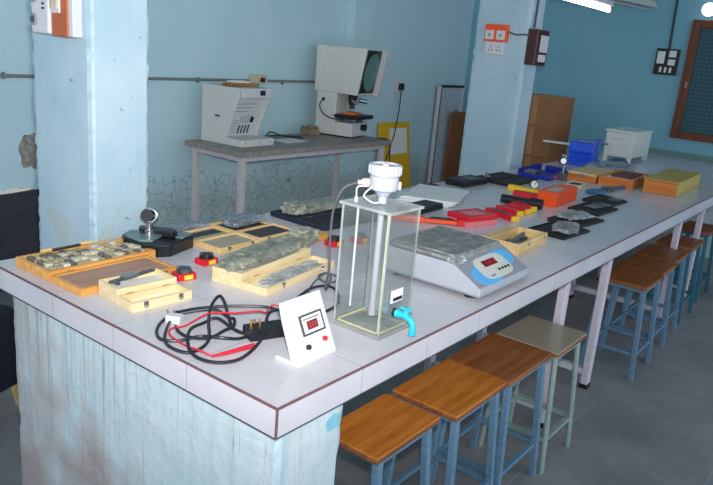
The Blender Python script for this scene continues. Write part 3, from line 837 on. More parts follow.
for k in range(3): g.box(bu-.015+k*.011, bu-.009+k*.011, bv-.010, bv+.004, .005, .0052)
slope(g, 'lit_segments', 'led_lit', fr)
slope(G().box(bu-.032, bu+.03, bv+.012, bv+.015, .0035, .0042), 'maker_strip', 'dark_steel', fr)
g = G(); g.cyl((.343*WD, .236*LN, 0), (.343*WD, .236*LN, .007), .0065, n=16); slope(g, 'black_terminal', 'black_plastic', t, 0, True)
g = G(); g.cyl((.78*WD, .262*LN, 0), (.78*WD, .262*LN, .007), .0065, n=16); slope(g, 'red_terminal', 'red', t, 0, True)
g = G()
for k in range(3): g.box(.55*WD, .88*WD, (.86+.035*k)*LN, (.865+.035*k)*LN, 0, .0004)
g.box(.12*WD, .40*WD, .90*LN, .905*LN, 0, .0004)
slope(g, 'printed_lines', mat('faint_print', (206, 196, 190), .6), t)

# --- black adapter and the cable tangle --------------------------------------------------------------
t = thing('power_adapter', 'black oblong power adapter lying behind the white indicator box', 'adapter', (.192, .286, Z), R(-21))
G().box(0, .15, 0, .055, 0, .03).o('body', 'black_plastic', t, bevel=.003)
g = G(); g.torus((.03, .045, .036), (1, .4, 0), .006, .0015, 12, 6).cyl((.02, .045, .03), (.02, .045, .042), .003, n=8).cyl((.045, .045, .03), (.045, .045, .04), .003, n=8)
g.o('terminals', 'brass', t)
G().box(.095, .125, -.0006, 0, .012, .02).o('printed_mark', 'grey_metal_paint', t)
def lay(pts, z0, lift=()):
    """a cable lying on the bench; lift maps a point index to an extra height"""
    L = dict(lift); return [(x, y, Z+z0+L.get(i, 0)) for i, (x, y) in enumerate(pts)]
c1 = [(0.404, 0.388), (0.384, 0.44), (0.312, 0.503), (0.238, 0.543), (0.165, 0.555), (0.099, 0.528), (0.05, 0.483), (0.03, 0.435), (0.059, 0.402), (0.111, 0.382), (0.136, 0.335), (0.178, 0.315), (0.215, 0.312)]
c2 = [(0.165, 0.548), (0.095, 0.496), (0.035, 0.43), (0.012, 0.373), (0.028, 0.333), (0.069, 0.331), (0.11, 0.35), (0.175, 0.428), (0.239, 0.494), (0.296, 0.526), (0.283, 0.487), (0.234, 0.415), (0.209, 0.365), (0.212, 0.325)]
c3 = [(0.174, 0.541), (0.237, 0.483), (0.252, 0.436), (0.24, 0.4), (0.221, 0.381), (0.172, 0.362), (0.122, 0.364), (0.089, 0.401), (0.089, 0.441), (0.106, 0.478)]
c4 = [(0.402, 0.39), (0.304, 0.335), (0.205, 0.257), (0.113, 0.224), (0.057, 0.231), (0.029, 0.269), (0.033, 0.324), (0.062, 0.375), (0.112, 0.422), (0.173, 0.448), (0.205, 0.43), (0.208, 0.368), (0.21, 0.32)]
t = thing('coiled_cable', 'thick black cable coiled loosely on the bench left of the indicator box', 'cable', (0, 0, 0))
g = G(); g.tube(lay(c1, .005, {9: .004, 10: .008}), .0044).tube(lay(c2, .0055, {0: .006, 3: .004, 6: .008, 7: .012, 8: .02, 9: .028, 10: .022, 11: .012}), .0044)
g.tube(lay(c3, .0065, {1: .014, 3: .01, 5: .008}), .0044).tube(lay(c4, .007, {1: .028, 2: .012, 7: .012, 8: .010, 10: .012}), .0044)
g.o('cord', 'black_cable', t, smooth=True)
g = G(); g.rbox(.128, .512, Z+.0, .03, .042, .024, R(30)); g.o('white_plug', 'white_plastic', t, bevel=.004)
g = G()
for dx in (-.008, .008): g.cyl((.148+dx, .548-dx*.5, Z+.012), (.157+dx, .566-dx*.5, Z+.012), .0025, n=8)
g.o('pins', 'steel', t)
rp = [(.29, .172), (.375, .30), (.42, .385), (.415, .42), (0.385, 0.413), (0.331, 0.37), (0.295, 0.364), (0.25, 0.41), (0.203, 0.459), (0.125, 0.462), (0.078, 0.459), (0.057, 0.436), (0.047, 0.357), (0.04, 0.311), (0.057, 0.274)]
t = thing('test_lead', 'thin red test lead with red probe handle lying among the black cable loops', 'cable', (0, 0, 0))
g = G(); g.tube(lay(rp, .008, {0: .03, 1: .012, 5: .012, 6: .028, 7: .020, 8: .016, 10: .006, 13: .010}), .0026); g.o('wire', 'red_cable', t, smooth=True)
g = G(); g.cyl((.057, .274, Z+.008), (.088, .267, Z+.008), .0034, .0052, 10).cyl((.088, .267, Z+.008), (.172, .251, Z+.010), .0052, .0062, 12); g.o('probe_handle', 'red_cable', t, smooth=True)

# --- acrylic tank with level transmitter -----------------------------------------------------------------
tx0, tx1, ty0, ty1, tz = .458, .602, .072, .232, 1.196
t = thing('acrylic_tank', 'tall clear acrylic tank with cyan tap, near the front edge of the bench', 'tank', (0, 0, 0))
G().box(tx0-.004, tx1+.006, ty0-.004, ty1+.006, Z, Z+.012).o('base_plate', 'acrylic_lid', t, bevel=.001)
wt = .005
for nm, b in (('side_wall', (tx0, tx0+wt, ty0, ty1)), ('side_wall', (tx1-wt, tx1, ty0, ty1)), ('side_wall', (tx0+wt, tx1-wt, ty0, ty0+wt)), ('side_wall', (tx0+wt, tx1-wt, ty1-wt, ty1))):
    G().box(*b, Z+.0125, tz-.0005).o(nm, 'acrylic', t)
G().box(tx0-.006, tx1+.006, ty0-.006, ty1+.006, tz, tz+.008).o('lid', 'acrylic_lid', t, bevel=.001)
g = G(); g.box(tx0+.0055, tx0+.011, ty0+.0055, ty0+.011, Z+.0125, tz-.001)
for a in ((tx0+.0055, tx1-.0055, ty0+.0055, ty0+.0095), (tx0+.0055, tx0+.0095, ty0+.0055, ty1-.0055), (tx0+.0055, tx1-.0055, ty1-.0095, ty1-.0055)): g.box(*a, Z+.0125, Z+.0165)
g.o('glue_seam', 'glue', t)
g = G()
for a_, b_ in ((tx0+.0005, ty1-.0045), (tx1-.0045, ty0+.0005), (tx1-.0045, ty1-.0045), (tx0+.0005, ty0+.0005)): g.box(a_, a_+.004, b_, b_+.004, Z+.0125, tz-.001)
g.o('polished_edges', 'acrylic_edge', t)
hx, hy = .535, .156
g = G(); g.cyl((hx, hy, Z+.045), (hx, hy, tz-.0005), .0085, n=16).cyl((hx, hy, Z+.03), (hx, hy, Z+.05), .011, n=16); g.o('level_rod', 'grey_metal_paint', t, smooth=True)
g = G(); g.cyl((tx0+.02, ty1-.04, Z+.06), (tx0+.02, ty1-.04, tz-.0005), .0035, n=10); g.o('thin_tube', 'white_plastic', t, smooth=True)
g = G(); g.rbox(.525, ty0-.0012, Z+.096, .055, .0016, .036, R(0)); g.o('paper_tag', 'paper', t)
g = G(); g.rbox(.528, ty0-.0024, Z+.100, .042, .0008, .010); g.o('tag_print', 'black_plastic', t)
tp = G(); tp.cyl((.522, ty0, .916), (.522, ty0-.008, .916), .013, n=18); tp.o('tap_washer', 'black_rubber', t, smooth=True)
g = G(); g.cyl((.522, ty0-.008, .916), (.522, ty0-.020, .916), .0125, .010, 18).tube([(.522, ty0-.018, .916), (.522, ty0-.04, .915), (.522, ty0-.058, .906), (.522, ty0-.064, .888), (.522, ty0-.064, .877)], .0088, 12)
g.cyl((.522, ty0-.038, .916), (.522, ty0-.038, .934), .0075, n=14)
tap = g.o('tap', 'cyan', t, smooth=True)
g = G(); g.cyl((.522, ty0-.064, .877), (.522, ty0-.064, .870), .0098, n=14); g.o('spout_ring', 'cyan', tap, smooth=True)
g = G(); g.box(.516, .528, ty0-.056, ty0-.022, .934, .940); g.o('lever', 'cyan', tap, bevel=.002)
# transmitter head (screwed to the lid)
h = tz+.008
g = G(); g.lathe([(.012, h), (.012, h+.016), (.016, h+.018), (.022, h+.030), (.028, h+.034), (.036, h+.037), (.039, h+.042), (.039, h+.074)], hx, hy, 36)
hd = g.o('transmitter_body', 'transmitter_white', t, smooth=True)
g = G(); g.lathe([(.0375, h+0.074), (.0375, h+0.077)], hx, hy, 36); g.o('groove', 'silver_metal_paint', hd, smooth=True)
g = G(); g.lathe([(.042, h+0.077), (.0435, h+0.080), (.0435, h+0.102), (.043, h+0.106), (.036, h+0.106), (.034, h+0.102), (.010, h+0.102), (.010, h+0.108), (.004, h+0.110)], hx, hy, 36)
cap = g.o('screw_cap', 'transmitter_white', t, smooth=True)
g = G()
for k in range(22):
    a = 2*PI*k/22; g.rbox(hx+.0435*math.cos(a), hy+.0435*math.sin(a), h+0.081, .0035, .005, .021, a)
g.o('ribs', 'transmitter_white', cap, bevel=.001)
lx, ly = -.6, .8
g = G(); g.cyl((hx+lx*.038, hy+ly*.038, h+0.054), (hx+lx*.058, hy+ly*.058, h+0.052), .011, n=14).cyl((hx+lx*.058, hy+ly*.058, h+0.052), (hx+lx*.070, hy+ly*.070, h+0.050), .007, n=12)
g.o('cable_gland', mat('pinkish_plastic', (206, 180, 172), .5), t, smooth=True)
g = G(); g.cyl((hx-lx*.039, hy-ly*.039, h+0.050), (hx-lx*.046, hy-ly*.046, h+0.050), .012, n=14); g.o('blind_plug', 'white_plastic', t, smooth=True)
g = G(); g.tube([(hx+lx*.037-.016, hy+ly*.037-.02, h+0.046), (.478, .172, h+.032), (.472, .170, h+.02), (.490, .150, h+.006), (.515, .140, h+.012), (.522, .150, h+.02)], .0022)
g.tube([(hx+lx*.04, hy+ly*.04, h+0.042), (.485, .205, h+.04), (.482, .205, h+.016), (.482, .205, h)], .0022).cyl((.482, .205, h), (.482, .205, h+.014), .005, n=10)
g.o('thin_wires', 'white_plastic', t, smooth=True)
tag(G().tube([(hx+lx*.070, hy+ly*.070, h+.050), (.478, .246, h+.030), (.482, .275, 1.185), (.50, .298, 1.13), (.515, .310, 1.05), (.535, .322, .97), (.585, .372, .89), (.645, .415, .858), (.70, .45, .857), (.755, .49, .857), (.77, .52, .858), (.72, .515, .860), (.68, .46, .864), (.70, .43, .866), (.75, .46, .866), (.74, .50, .868), (.69, .49, .864), (.62, .46, .858), (.54, .40, .857), (.44, .29, .857), (.375, .19, .858), (.30, .165, .862), (.27, .16, .905)], .0034).o('signal_cable', 'grey_cable', None, smooth=True),
    'grey signal cable running from the white transmitter head down to the indicator box', 'cable')
tag(G().tube([(.345, .20, .856), (.42, .33, .857), (.49, .405, .857), (.56, .437, .857), (.62, .452, .857), (.67, .437, .857), (.665, .395, .857), (.61, .335, .857), (.55, .300, .857), (.47, .285, .857), (.40, .25, .857), (.35, .185, .857)], .0046).o('power_cable', 'black_cable', None, smooth=True),
    'black cable looping on the bench between indicator box and clear tank', 'cable')

# --- digital scale -----------------------------------------------------------------------------------------
t = thing('digital_scale', 'grey digital weighing scale with plastic-wrapped pan at the bench edge', 'scale', (.955, .036, Z))
SW, SD = .37, .375
G().prism([(0, .018), (0, .040), (.112, .101), (.12, .102), (SD, .102), (SD, .018)], 'x', .0, SW).o('body', 'grey_metal_paint', t, bevel=.003)
G().box(-.001, SW+.001, -.001, SD+.001, .013, .019).o('bottom_rim', 'silver_metal_paint', t, bevel=.002)
for fx, fy in ((.03, .05), (SW-.03, .05), (.03, SD-.04), (SW-.03, SD-.04)):
    g = G(); g.cyl((fx, fy, 0), (fx, fy, .0128), .018, n=16); g.o('foot', 'black_rubber', t, smooth=True)
SL = math.hypot(.112, .061)
PS = Matrix.Translation((0, 0, .040)) @ Matrix.Rotation(math.atan2(.061, .112), 4, 'X')
def sl(g, name, m, par, bevel=0): return g.xf(PS).o(name, m, par, bevel)
pn = sl(G().box(.006, SW-.006, .006, SL-.004, 0, .0012), 'front_panel', 'silver_metal_paint', t)
def blob(cx, cy, rx, ry, z0, z1, n=36, p=1.):
    g = G(); pts = []
    for i in range(n):
        a = 2*PI*i/n; ca, sa = math.cos(a), math.sin(a)
        pts.append((cx+rx*math.copysign(abs(ca)**p, ca), cy+ry*math.copysign(abs(sa)**p, sa)))
    return g.prism(pts, 'z', z0, z1)
sl(blob(.115, .045, .085, .042, .0012, .0016, p=.8), 'blue_print', 'sky_blue', pn)
sl(blob(.265, .085, .085, .038, .0012, .0016, p=.8), 'blue_print', 'sky_blue', pn)
sl(blob(.190, .066, .100, .050, .0016, .0020, p=.5), 'cream_print', mat('cream_print', (204, 204, 196), .5, var=.03), pn)
dp = sl(G().box(.140, .230, .070, .097, .0020, .0032), 'display', 'led_window', pn, .0005)
g = G()
for k in range(4): g.box(.160+k*.018, .170+k*.018, .075, .092, .0032, .0034)
sl(g, 'lit_segments', 'led_lit', dp)
for k in range(4): sl(G().box(.195+k*.022, .209+k*.022, .040, .050, .0020, .0034), 'button', 'black_rubber', pn, .0006)
sl(G().box(.125, .155, .030, .034, .0020, .0022), 'printed_mark', 'royal_blue', pn)
G().cyl((SW*.48, .235, .1025), (SW*.48, .235, .1085), .05, n=24).o('pan_support', 'black_plastic', t, smooth=True)
g = G(); g.box(.012, .338, .112, .372, .109, .122); pan = g.o('weighing_pan', 'steel', t, bevel=.004)
g = G(); bm = g.bm
nx_, ny_ = 26, 22
grid = []
for j in range(ny_+1):
    row = []
    for i in range(nx_+1):
        u, v = i/nx_, j/ny_; e = min(u, 1-u, v, 1-v)
        x = .006+.338*u; y = .104+.274*v
        z = .1245+.0028*noise.noise(Vector((x*34, y*34, 2)))+.003*abs(noise.noise(Vector((x*70, y*20, 5))))
        if e < .02: z = .107
        row.append(bm.verts.new((x, y, z)))
    grid.append(row)
for j in range(ny_):
    for i in range(nx_): bm.faces.new((grid[j][i], grid[j][i+1], grid[j+1][i+1], grid[j+1][i]))
g.o('plastic_wrap', 'film_grey', pan)
G().crumple((.02, .112, .098), (.05, .045, .028), 44, .5, sub=3).o('wrap_corner', 'film', pan)

# --- small pine tray with tool ------------------------------------------------------------------------------
t = thing('pine_tray', 'small pine tray holding a steel tool, right of the weighing scale', 'tray', (1.578, .198, Z), R(2))
tray(G(), 0, .31, 0, .145, 0, .048, .012, .01).o('box', 'pine', t, bevel=.002)
G().box(.04, .30, .150, .185, .0, .040).o('lid', 'pine', t, bevel=.002)
for fx in (.10, .27):
    g = G(); g.torus((fx, -.003, .034), (0, 1, 0), .006, .0015, 14, 6); g.o('latch', 'steel', t)
t = thing('micrometer', 'dark steel tool lying in the small pine tray by the scale', 'tool', (1.61, .262, Z+.011), R(8))
g = G(); g.box(0, .22, -.02, .02, 0, .014).box(.02, .09, -.034, .03, .0, .02); g.o('body', 'dark_steel', t, bevel=.002)
g = G(); g.cyl((.12, 0, .022), (.21, 0, .022), .011, n=16); g.o('thimble', 'steel', t, smooth=True)

# --- papers, folders, plates ---------------------------------------------------------------------------------
t = thing('black_case', 'flat black instrument case lying behind the transmitter tank, beside white papers', 'case', (1.80, .835, Z), R(2))
G().box(0, .265, 0, .115, 0, .016).o('bottom', 'black_plastic', t, bevel=.004)
G().box(.002, .263, .002, .113, .0165, .030).o('lid', 'black_plastic', t, bevel=.004)
t = thing('paper_stack', 'stack of white paper sheets lying behind the flat black case', 'papers', (2.10, 1.0, Z))
for k in range(6):
    g = G(); g.rbox(.165+.006*k, .045-.004*k, .0002+.0042*k, .40, .29, .0038, R(17+2.5*(k % 3))); g.o('sheet', 'paper', t)
t = thing('paper', 'loose white paper lying behind the paper stack at the back edge', 'paper', (2.12, 1.20, Z))
g = G(); g.rbox(0, 0, 0.0002, .26, .10, .003, R(8)); g.o('sheet', 'paper', t)
t = thing('flat_plate', 'thin grey-brown plate lying at the back edge left of the black case', 'plate', (2.38, 1.165, Z))
g = G(); g.box(0, .20, 0, .09, 0, .012); g.o('plate', 'grey_lining', t, bevel=.002)
g = G(); g.box(.012, .188, .012, .078, .012, .014); g.o('dark_face', 'foam', t)

# --- red and orange things in the middle -----------------------------------------------------------------------
t = thing('orange_tool', 'long orange and red handled tool lying behind the weighing scale', 'tool', (1.64, .862, Z), R(-54))
g = G(); g.box(0, .15, -.022, .022, 0, .028); g.o('orange_grip', 'orange', t, bevel=.006)
g = G(); g.box(.15, .30, -.014, .014, .004, .020); g.o('shaft', 'orange', t, bevel=.003)
g = G(); g.box(.30, .335, -.02, .02, 0, .03); g.o('red_end', 'red', t, bevel=.004)
g = G(); g.tube([(.17, .02, .012), (.19, .05, .014), (.27, .05, .014), (.30, .018, .014)], .006, 8, 4); g.o('bow', 'black_plastic', t, smooth=True)
t = thing('red_box', 'bright red box wrapped in clear film behind the weighing scale', 'box', (1.815, .560, Z), R(-14))
G().box(0, .20, 0, .14, 0, .026).o('body', 'pink_red', t, bevel=.002)
G().box(-.001, .201, -.001, .141, .026, .05).o('lid', 'red', t, bevel=.003)
G().box(.04, .15, .03, .10, .05, .0508).o('label_sticker', 'pink_red', t)
def red_packet(x, y, rz, L, label):
    t = thing('red_packet', label, 'packet', (x, y, Z), rz, 'slim red packets with yellow ends')
    G().box(0, .046, -L, -.014, 0, .028).o('sleeve', 'red', t, bevel=.002)
    G().box(.001, .045, -L-.012, -L, .001, .027).o('yellow_end', 'yellow', t, bevel=.002)
    G().box(.005, .041, -L*.75, -.05, .028, .0286).o('dark_window', 'black_plastic' if L > .17 else 'red', t)
red_packet(2.20, .690, R(-21), .205, 'slim red packet with black window, nearest the red film-wrapped box')
red_packet(2.30, .685, R(-14), .155, 'slim red packet with yellow end, second from the red film-wrapped box')
red_packet(2.385, .675, R(-14), .15, 'slim red packet with yellow end, third from the red film-wrapped box')
red_packet(2.47, .680, R(-14), .145, 'slim red packet with yellow end, farthest from the red film-wrapped box')

# --- black cases at the back edge -----------------------------------------------------------------------------------
t = thing('black_case', 'closed black case with rounded edges at the back edge before the right pillar', 'case', (2.69, 1.08, Z), R(-2))
G().box(0, .285, 0, .14, 0, .018).o('bottom', 'black_rubber', t, bevel=.007, seg=3)
G().box(0, .285, 0, .14, .0185, .038).o('lid', 'black_rubber', t, bevel=.007, seg=3)
G().box(.12, .20, .03, .10, .038, .0388).o('label_plate', 'dark_steel', t)
t = open_case('black_tray', 'open black case with a chrome knob at the foot of the right pillar', 'case', 3.02, 1.075, R(-2), .38, .13, .14, .022, .018, 'black_rubber', 'foam', 'foam', flb=.016, fll=.014, latch=False)
t = thing('chrome_knob', 'small chrome knob lying on the open black case by the right pillar', 'knob', (3.06, 1.13, Z+.0162))
g = G(); g.lathe([(.022, 0), (.026, .006), (.026, .016), (.014, .024)], 0, 0, 18); g.o('grip', 'chrome', t, smooth=True)
g = G(); g.lathe([(.012, .024), (.012, .04)], 0, 0, 14); g.o('stem', 'chrome', t, smooth=True)
# --- blue tray -----------------------------------------------------------------------------------------------------
t = thing('blue_tray', 'royal blue plastic tray standing near the right pillar on the bench', 'tray', (3.50, .885, Z), R(1))
g = G(); g.prism([(0, 0), (.40, .02), (.45, .07), (.45, .19), (.40, .235), (0, .235)], 'z', 0, .006)
g.box(0, .40, .225, .235, .006, .055).box(0, .008, 0, .235, .006, .03).box(.0, .40, .0, .008, .006, .045).box(.40, .45, .06, .20, .006, .045)
g.o('shell', 'royal_blue', t, bevel=.003)
G().box(.05, .15, .13, .215, .0065, .042).o('insert', 'steel', t, bevel=.003)
G().box(.08, .20, -.0012, 0, .012, .03).o('orange_label', 'orange', t)
# --- level, cylinder, dial gauge, orange box -----------------------------------------------------------------------
t = thing('spirit_level', 'yellow bar-shaped level lying behind the black cylinder', 'level', (2.93, .905, Z), R(-88))
G().box(0, .24, -.022, .022, 0, .034).o('body', 'yellow', t, bevel=.003)
G().box(.09, .15, -.012, .012, .034, .036).o('vial', 'green_tool', t)
t = thing('red_bar', 'slim red bar lying between yellow level and black cylinder', 'bar', (2.80, .81, Z), R(-80))
G().box(0, .24, -.022, .022, 0, .03).o('sleeve', 'red', t, bevel=.004)
g = G(); g.cyl((.24, 0, .022), (.275, 0, .022), .022, n=18); g.o('end_cap', 'red', t, smooth=True)
g = G(); g.cyl((.275, 0, .022), (.278, 0, .022), .012, n=14); g.o('cap_face', 'label_yellow', t, smooth=True)
t = thing('black_cylinder', 'black cylindrical torch-like tool lying before the yellow level', 'tool', (2.515, .745, Z), R(-82))
g = G(); g.cyl((0, 0, .026), (.16, 0, .026), .024, n=22); g.o('barrel', 'black_plastic', t, smooth=True)
g = G(); g.cyl((.16, 0, .029), (.225, 0, .029), .029, n=22); g.o('head', 'black_rubber', t, smooth=True)
g = G(); g.box(.04, .12, -.008, .008, .046, .051); g.o('switch_strip', 'dark_steel', t, bevel=.001)
t = thing('dial_gauge', 'round white dial gauge standing behind the orange box', 'gauge', (3.05, .795, Z))
ax = Vector((-.8, -.55, .25)).normalized(); cc = Vector((0, 0, .04))
g = G(); g.cyl(cc-ax*.02, cc, .027, n=26); g.o('case', 'black_plastic', t, smooth=True)
g = G(); g.cyl(cc, cc+ax*.002, .0225, n=26); g.o('dial_face', 'paper', t, smooth=True)
g = G(); g.bar(cc+ax*.003, cc+ax*.003+Vector((0.004, -.012, .018)), .003); g.o('needle', 'black_plastic', t)
g = G(); g.box(-.02, .03, -.03, .03, 0, .014); g.o('foot', 'black_plastic', t, bevel=.003)
t = thing('orange_box', 'bright orange carton box standing in the middle of the bench', 'box', (2.665, .497, Z), R(3))
G().box(0, .36, 0, .105, 0, .074).o('body', 'orange', t, bevel=.002)
G().box(-.001, .361, -.001, .106, .0745, .083).o('lid', 'orange', t, bevel=.002)
G().box(.05, .20, .02, .08, .083, .0836).o('pale_label', 'beige_plastic', t)
# --- open black cases along the right edge --------------------------------------------------------------------------
fm = ('foam', 'dark_lining')
specs = [
 (2.015, .262, R(-4), .275, .10, .085, 'open black case with bagged steel tools, nearest of the row by the table edge'),
 (2.315, .305, R(-5), .285, .09, .085, 'open black case with bagged tools, second of the row by the table edge'),
 (2.690, .345, R(-2), .285, .09, .085, 'open black case, third of the row by the table edge'),
 (3.035, .395, R(-3), .245, .09, .09, 'open black case, farthest of the row by the table edge')]
for x, y, rz, W_, db, dl, lab in specs:
    open_case('black_tray', lab, 'case', x, y, rz, W_, db, dl, .018, .012, 'black_rubber', 'foam', 'foam', 'open black instrument cases by the table edge', flb=.012, fll=.009, latch=False, wl=.006)
wrapped('bagged_tools', 'steel tools in clear crumpled bag on the nearest open black case', 'bag', (2.16, .232, Z+.0185), R(15), (.21, .11, .020), 51, 'film', 'steel', [(-.08, .08, -.02, .0, .003, .014), (-.07, .05, .01, .03, .003, .012)])
wrapped('bagged_tools', 'steel tools in clear crumpled bag on the second open black case', 'bag', (2.45, .31, Z+.0185), R(-20), (.19, .12, .026), 57, 'film', 'steel', [(-.07, .07, -.02, .02, .003, .016), (-.05, .05, .025, .04, .003, .014)])
t = thing('flat_gauge', 'flat steel gauge lying on the third open black case', 'gauge', (2.87, .34, Z+.0185), R(-10))
G().box(-.08, .10, -.035, .03, 0, .006).o('plate', 'steel', t, bevel=.001)
G().box(.02, .05, -.045, .04, .006, .011).o('slide', 'dark_steel', t, bevel=.001)
t = thing('flat_gauge', 'flat steel gauge lying on the farthest open black case', 'gauge', (3.20, .345, Z+.0125), R(-5))
G().box(-.05, .06, -.03, .03, 0, .006).o('plate', 'dark_steel', t, bevel=.001)
G().box(-.02, .0, -.034, .034, .006, .010).o('slide', 'steel', t, bevel=.001)
# --- blue height vernier lying ---------------------------------------------------------------------------------------
bm_ = mat('dull_blue', (66, 110, 150), .45, .2, var=.2)
t = thing('vernier', 'dull blue vernier tool lying before the pine boxes', 'tool', (3.30, .535, Z), R(-7))
G().box(0, .50, -.012, .012, .006, .020).o('beam', bm_, t, bevel=.002)
G().box(.03, .14, -.045, .045, 0, .022).o('jaw_block', bm_, t, bevel=.004)
G().box(.20, .28, -.03, .03, .0, .028).o('slider', 'dark_steel', t, bevel=.003)
# --- wooden boxes ------------------------------------------------------------------------------------------------------
t = thing('photo_frame', 'small pale wooden frame with dark centre lying by the chrome stand', 'frame', (3.47, .655, Z), R(8))
tray(G(), 0, .17, 0, .11, 0, .014, .016, .006).o('frame', 'pale_pine', t, bevel=.001)
G().box(.017, .153, .017, .093, .006, .009).o('dark_centre', 'dark_lining', t)
t = thing('pine_box', 'closed pine box lying left of the open pine box near the blue vise', 'box', (3.755, .665, Z), R(0))
G().box(0, .40, 0, .20, 0, .042).o('base', 'tan_wood', t, bevel=.003)
G().box(0, .40, 0, .20, .0425, .060).o('lid', 'pine', t, bevel=.003)
G().box(-.003, 0, .08, .12, .03, .05).o('latch', 'steel', t)
t = thing('pine_box', 'open pine box with dark red lined tools, between closed pine box and tan box', 'box', (3.775, .425, Z), R(2))
tray(G(), 0, .46, 0, .225, 0, .062, .014, .01).o('base', 'tan_wood', t, bevel=.003)
G().box(.016, .444, .016, .209, .0105, .05).o('lining', 'white_lining', t)
G().box(.12, .40, .04, .18, .05, .066).o('dark_insert', mat('dark_red_lining', (104, 48, 44), .6, var=.3), t, bevel=.003)
t = thing('wooden_chest', 'tan wooden chest with yellowish side, near the table edge below the window', 'box', (3.815, .150, Z), R(1.5))
G().box(0, .68, 0, .215, 0, .078).o('body', 'yellow_wood', t, bevel=.003)
G().box(-.003, 0, .003, .212, .003, .075).o('end_panel', 'tan_wood', t)
G().box(-.004, .684, -.004, .219, .079, .096).o('lid', 'yellow_wood', t, bevel=.004)
G().box(-.0065, -.004, 0, .215, .081, .094).o('lid_end', 'tan_wood', t)
# --- chrome dial stand, blue vise, bag -----------------------------------------------------------------------------------
t = thing('dial_stand', 'chrome magnetic dial stand in front of the blue vise', 'stand', (3.66, .865, Z))
g = G(); g.box(-.03, .03, -.028, .028, 0, .05); g.o('magnetic_base', 'dark_steel', t, bevel=.003)
g = G(); g.cyl((0, 0, .05), (0, 0, .17), .008, n=14); g.o('post', 'chrome', t, smooth=True)
g = G(); g.cyl((-.03, -.02, .14), (.05, .04, .165), .006, n=12); g.o('arm', 'chrome', t, smooth=True)
ax = Vector((-.8, -.6, .1)).normalized(); cc = Vector((-.035, .0, .135))
g = G(); g.cyl(cc, cc+ax*.022, .028, n=22); g.o('dial', 'black_plastic', t, smooth=True)
g = G(); g.cyl(cc+ax*.022, cc+ax*.024, .019, n=22); g.o('dial_face', 'chrome', t, smooth=True)
t = thing('bench_vise', 'bright blue bench vise standing at the back of the bench before the cartons', 'vise', (4.50, .97, Z), R(8))
G().box(0, .36, .0, .20, 0, .03).o('base', 'blue', t, bevel=.005)
g = G(); g.prism([(.03, .03), (.33, .03), (.30, .08), (.31, .11), (.05, .11), (.06, .08)], 'y', .015, .19); g.o('body', 'blue', t, bevel=.005)
G().box(.01, .12, .01, .19, .11, .185).o('fixed_jaw', 'blue', t, bevel=.005)
G().box(.20, .32, .01, .19, .11, .185).o('moving_jaw', 'blue', t, bevel=.005)
G().box(.121, .128, .02, .18, .14, .188).o('jaw_plate', 'steel', t)
G().box(.192, .199, .02, .18, .14, .188).o('jaw_plate', 'steel', t)
g = G(); g.cyl((.32, .08, .15), (.46, .05, .165), .022, n=16); g.o('screw', 'blue', t, smooth=True)
g = G(); g.cyl((.43, -.03, .16), (.43, .15, .16), .008, n=10); g.o('handle', 'steel', t, smooth=True)
g = G(); g.cyl((.06, .185, .155), (.075, .42, .150), .010, n=12); g.o('lever', 'white_rod', t, smooth=True)
wrapped('bagged_tools', 'clear bag of blue-grey tools lying before the white cabinet', 'bag', (4.43, .79, Z), R(-20), (.42, .19, .075), 63, 'film_blue', 'dark_steel', [(-.15, .15, -.05, .02, .003, .03), (-.10, .12, .03, .06, .003, .025)])
t = thing('curved_cover', 'dark blue curved cover lying beside the bagged tools and the white cabinet', 'cover', (4.82, .865, Z), R(-25))
g = G(); n0 = g.n(); g.sphere((0, 0, 0), 1, n=24); g.xf(Matrix.Diagonal((.12, .075, .075, 1)), n0)
for v in g.bm.verts: v.co.z = max(v.co.z, 0)
g.o('shell', mat('dark_blue', (42, 74, 116), .4), t, smooth=True)
# --- white cabinet ----------------------------------------------------------------------------------------------------------
wc = mat('white_cabinet', (214, 220, 214), .4, var=.03)
t = thing('white_cabinet', 'white boxy instrument cabinet on short legs standing at the far end of the bench', 'cabinet', (5.13, .862, Z), R(0))
G().box(0, .50, 0, .235, .045, .250).o('body', wc, t, bevel=.004)
G().box(-.012, .512, -.012, .247, .2505, .270).o('lid', wc, t, bevel=.006)
for fx in (.0, .465):
    for fy in (.0, .20):
        g = G(); g.box(fx, fx+.035, fy, fy+.035, 0, .0448); g.o('leg', wc, t, bevel=.002)
G().box(-.003, 0, .08, .17, .19, .205).o('name_plate', 'cream_metal', t)

# ================================================================== machine table at the back wall
MH = .87
t = thing('machine_table', 'steel table with dark stone slab top against the back wall', 'table', (2.215, 2.50, 0))
TL, TD = 1.73, .59
g = G(); n = 22; pts = []
edge = [(i/n*TL, 0) for i in range(n+1)]+[(TL, j/8*TD) for j in range(1, 9)]+[(TL-i/n*TL, TD) for i in range(1, n+1)]+[(0, TD-j/8*TD) for j in range(1, 8)]
pts = [(x+.006*noise.noise(Vector((x*19, y*19, 1))), y+.006*noise.noise(Vector((x*17, y*17, 4)))) for x, y in edge]
g.prism(pts, 'z', MH-.036, MH); g.o('slab', 'slab_stone', t, bevel=.003)
g = G(); a, b = .05, .05
g.box(a, TL-.03, b, b+.035, MH-.075, MH-.0365).box(a, TL-.03, TD-.06, TD-.025, MH-.075, MH-.0365)
g.box(a, a+.035, b+.035, TD-.06, MH-.075, MH-.0365).box(TL-.065, TL-.03, b+.035, TD-.06, MH-.075, MH-.0365)
g.o('top_frame', 'pinkish_steel', t)
for x in (.05, TL-.07):
    for y in (.05, TD-.065):
        G().box(x, x+.042, y, y+.042, 0, MH-.0755).o('leg', 'pinkish_steel', t, bevel=.003)
g = G(); g.box(a+.043, TL-.071, TD-.055, TD-.03, .12, .15); g.o('back_rail', 'pinkish_steel', t)

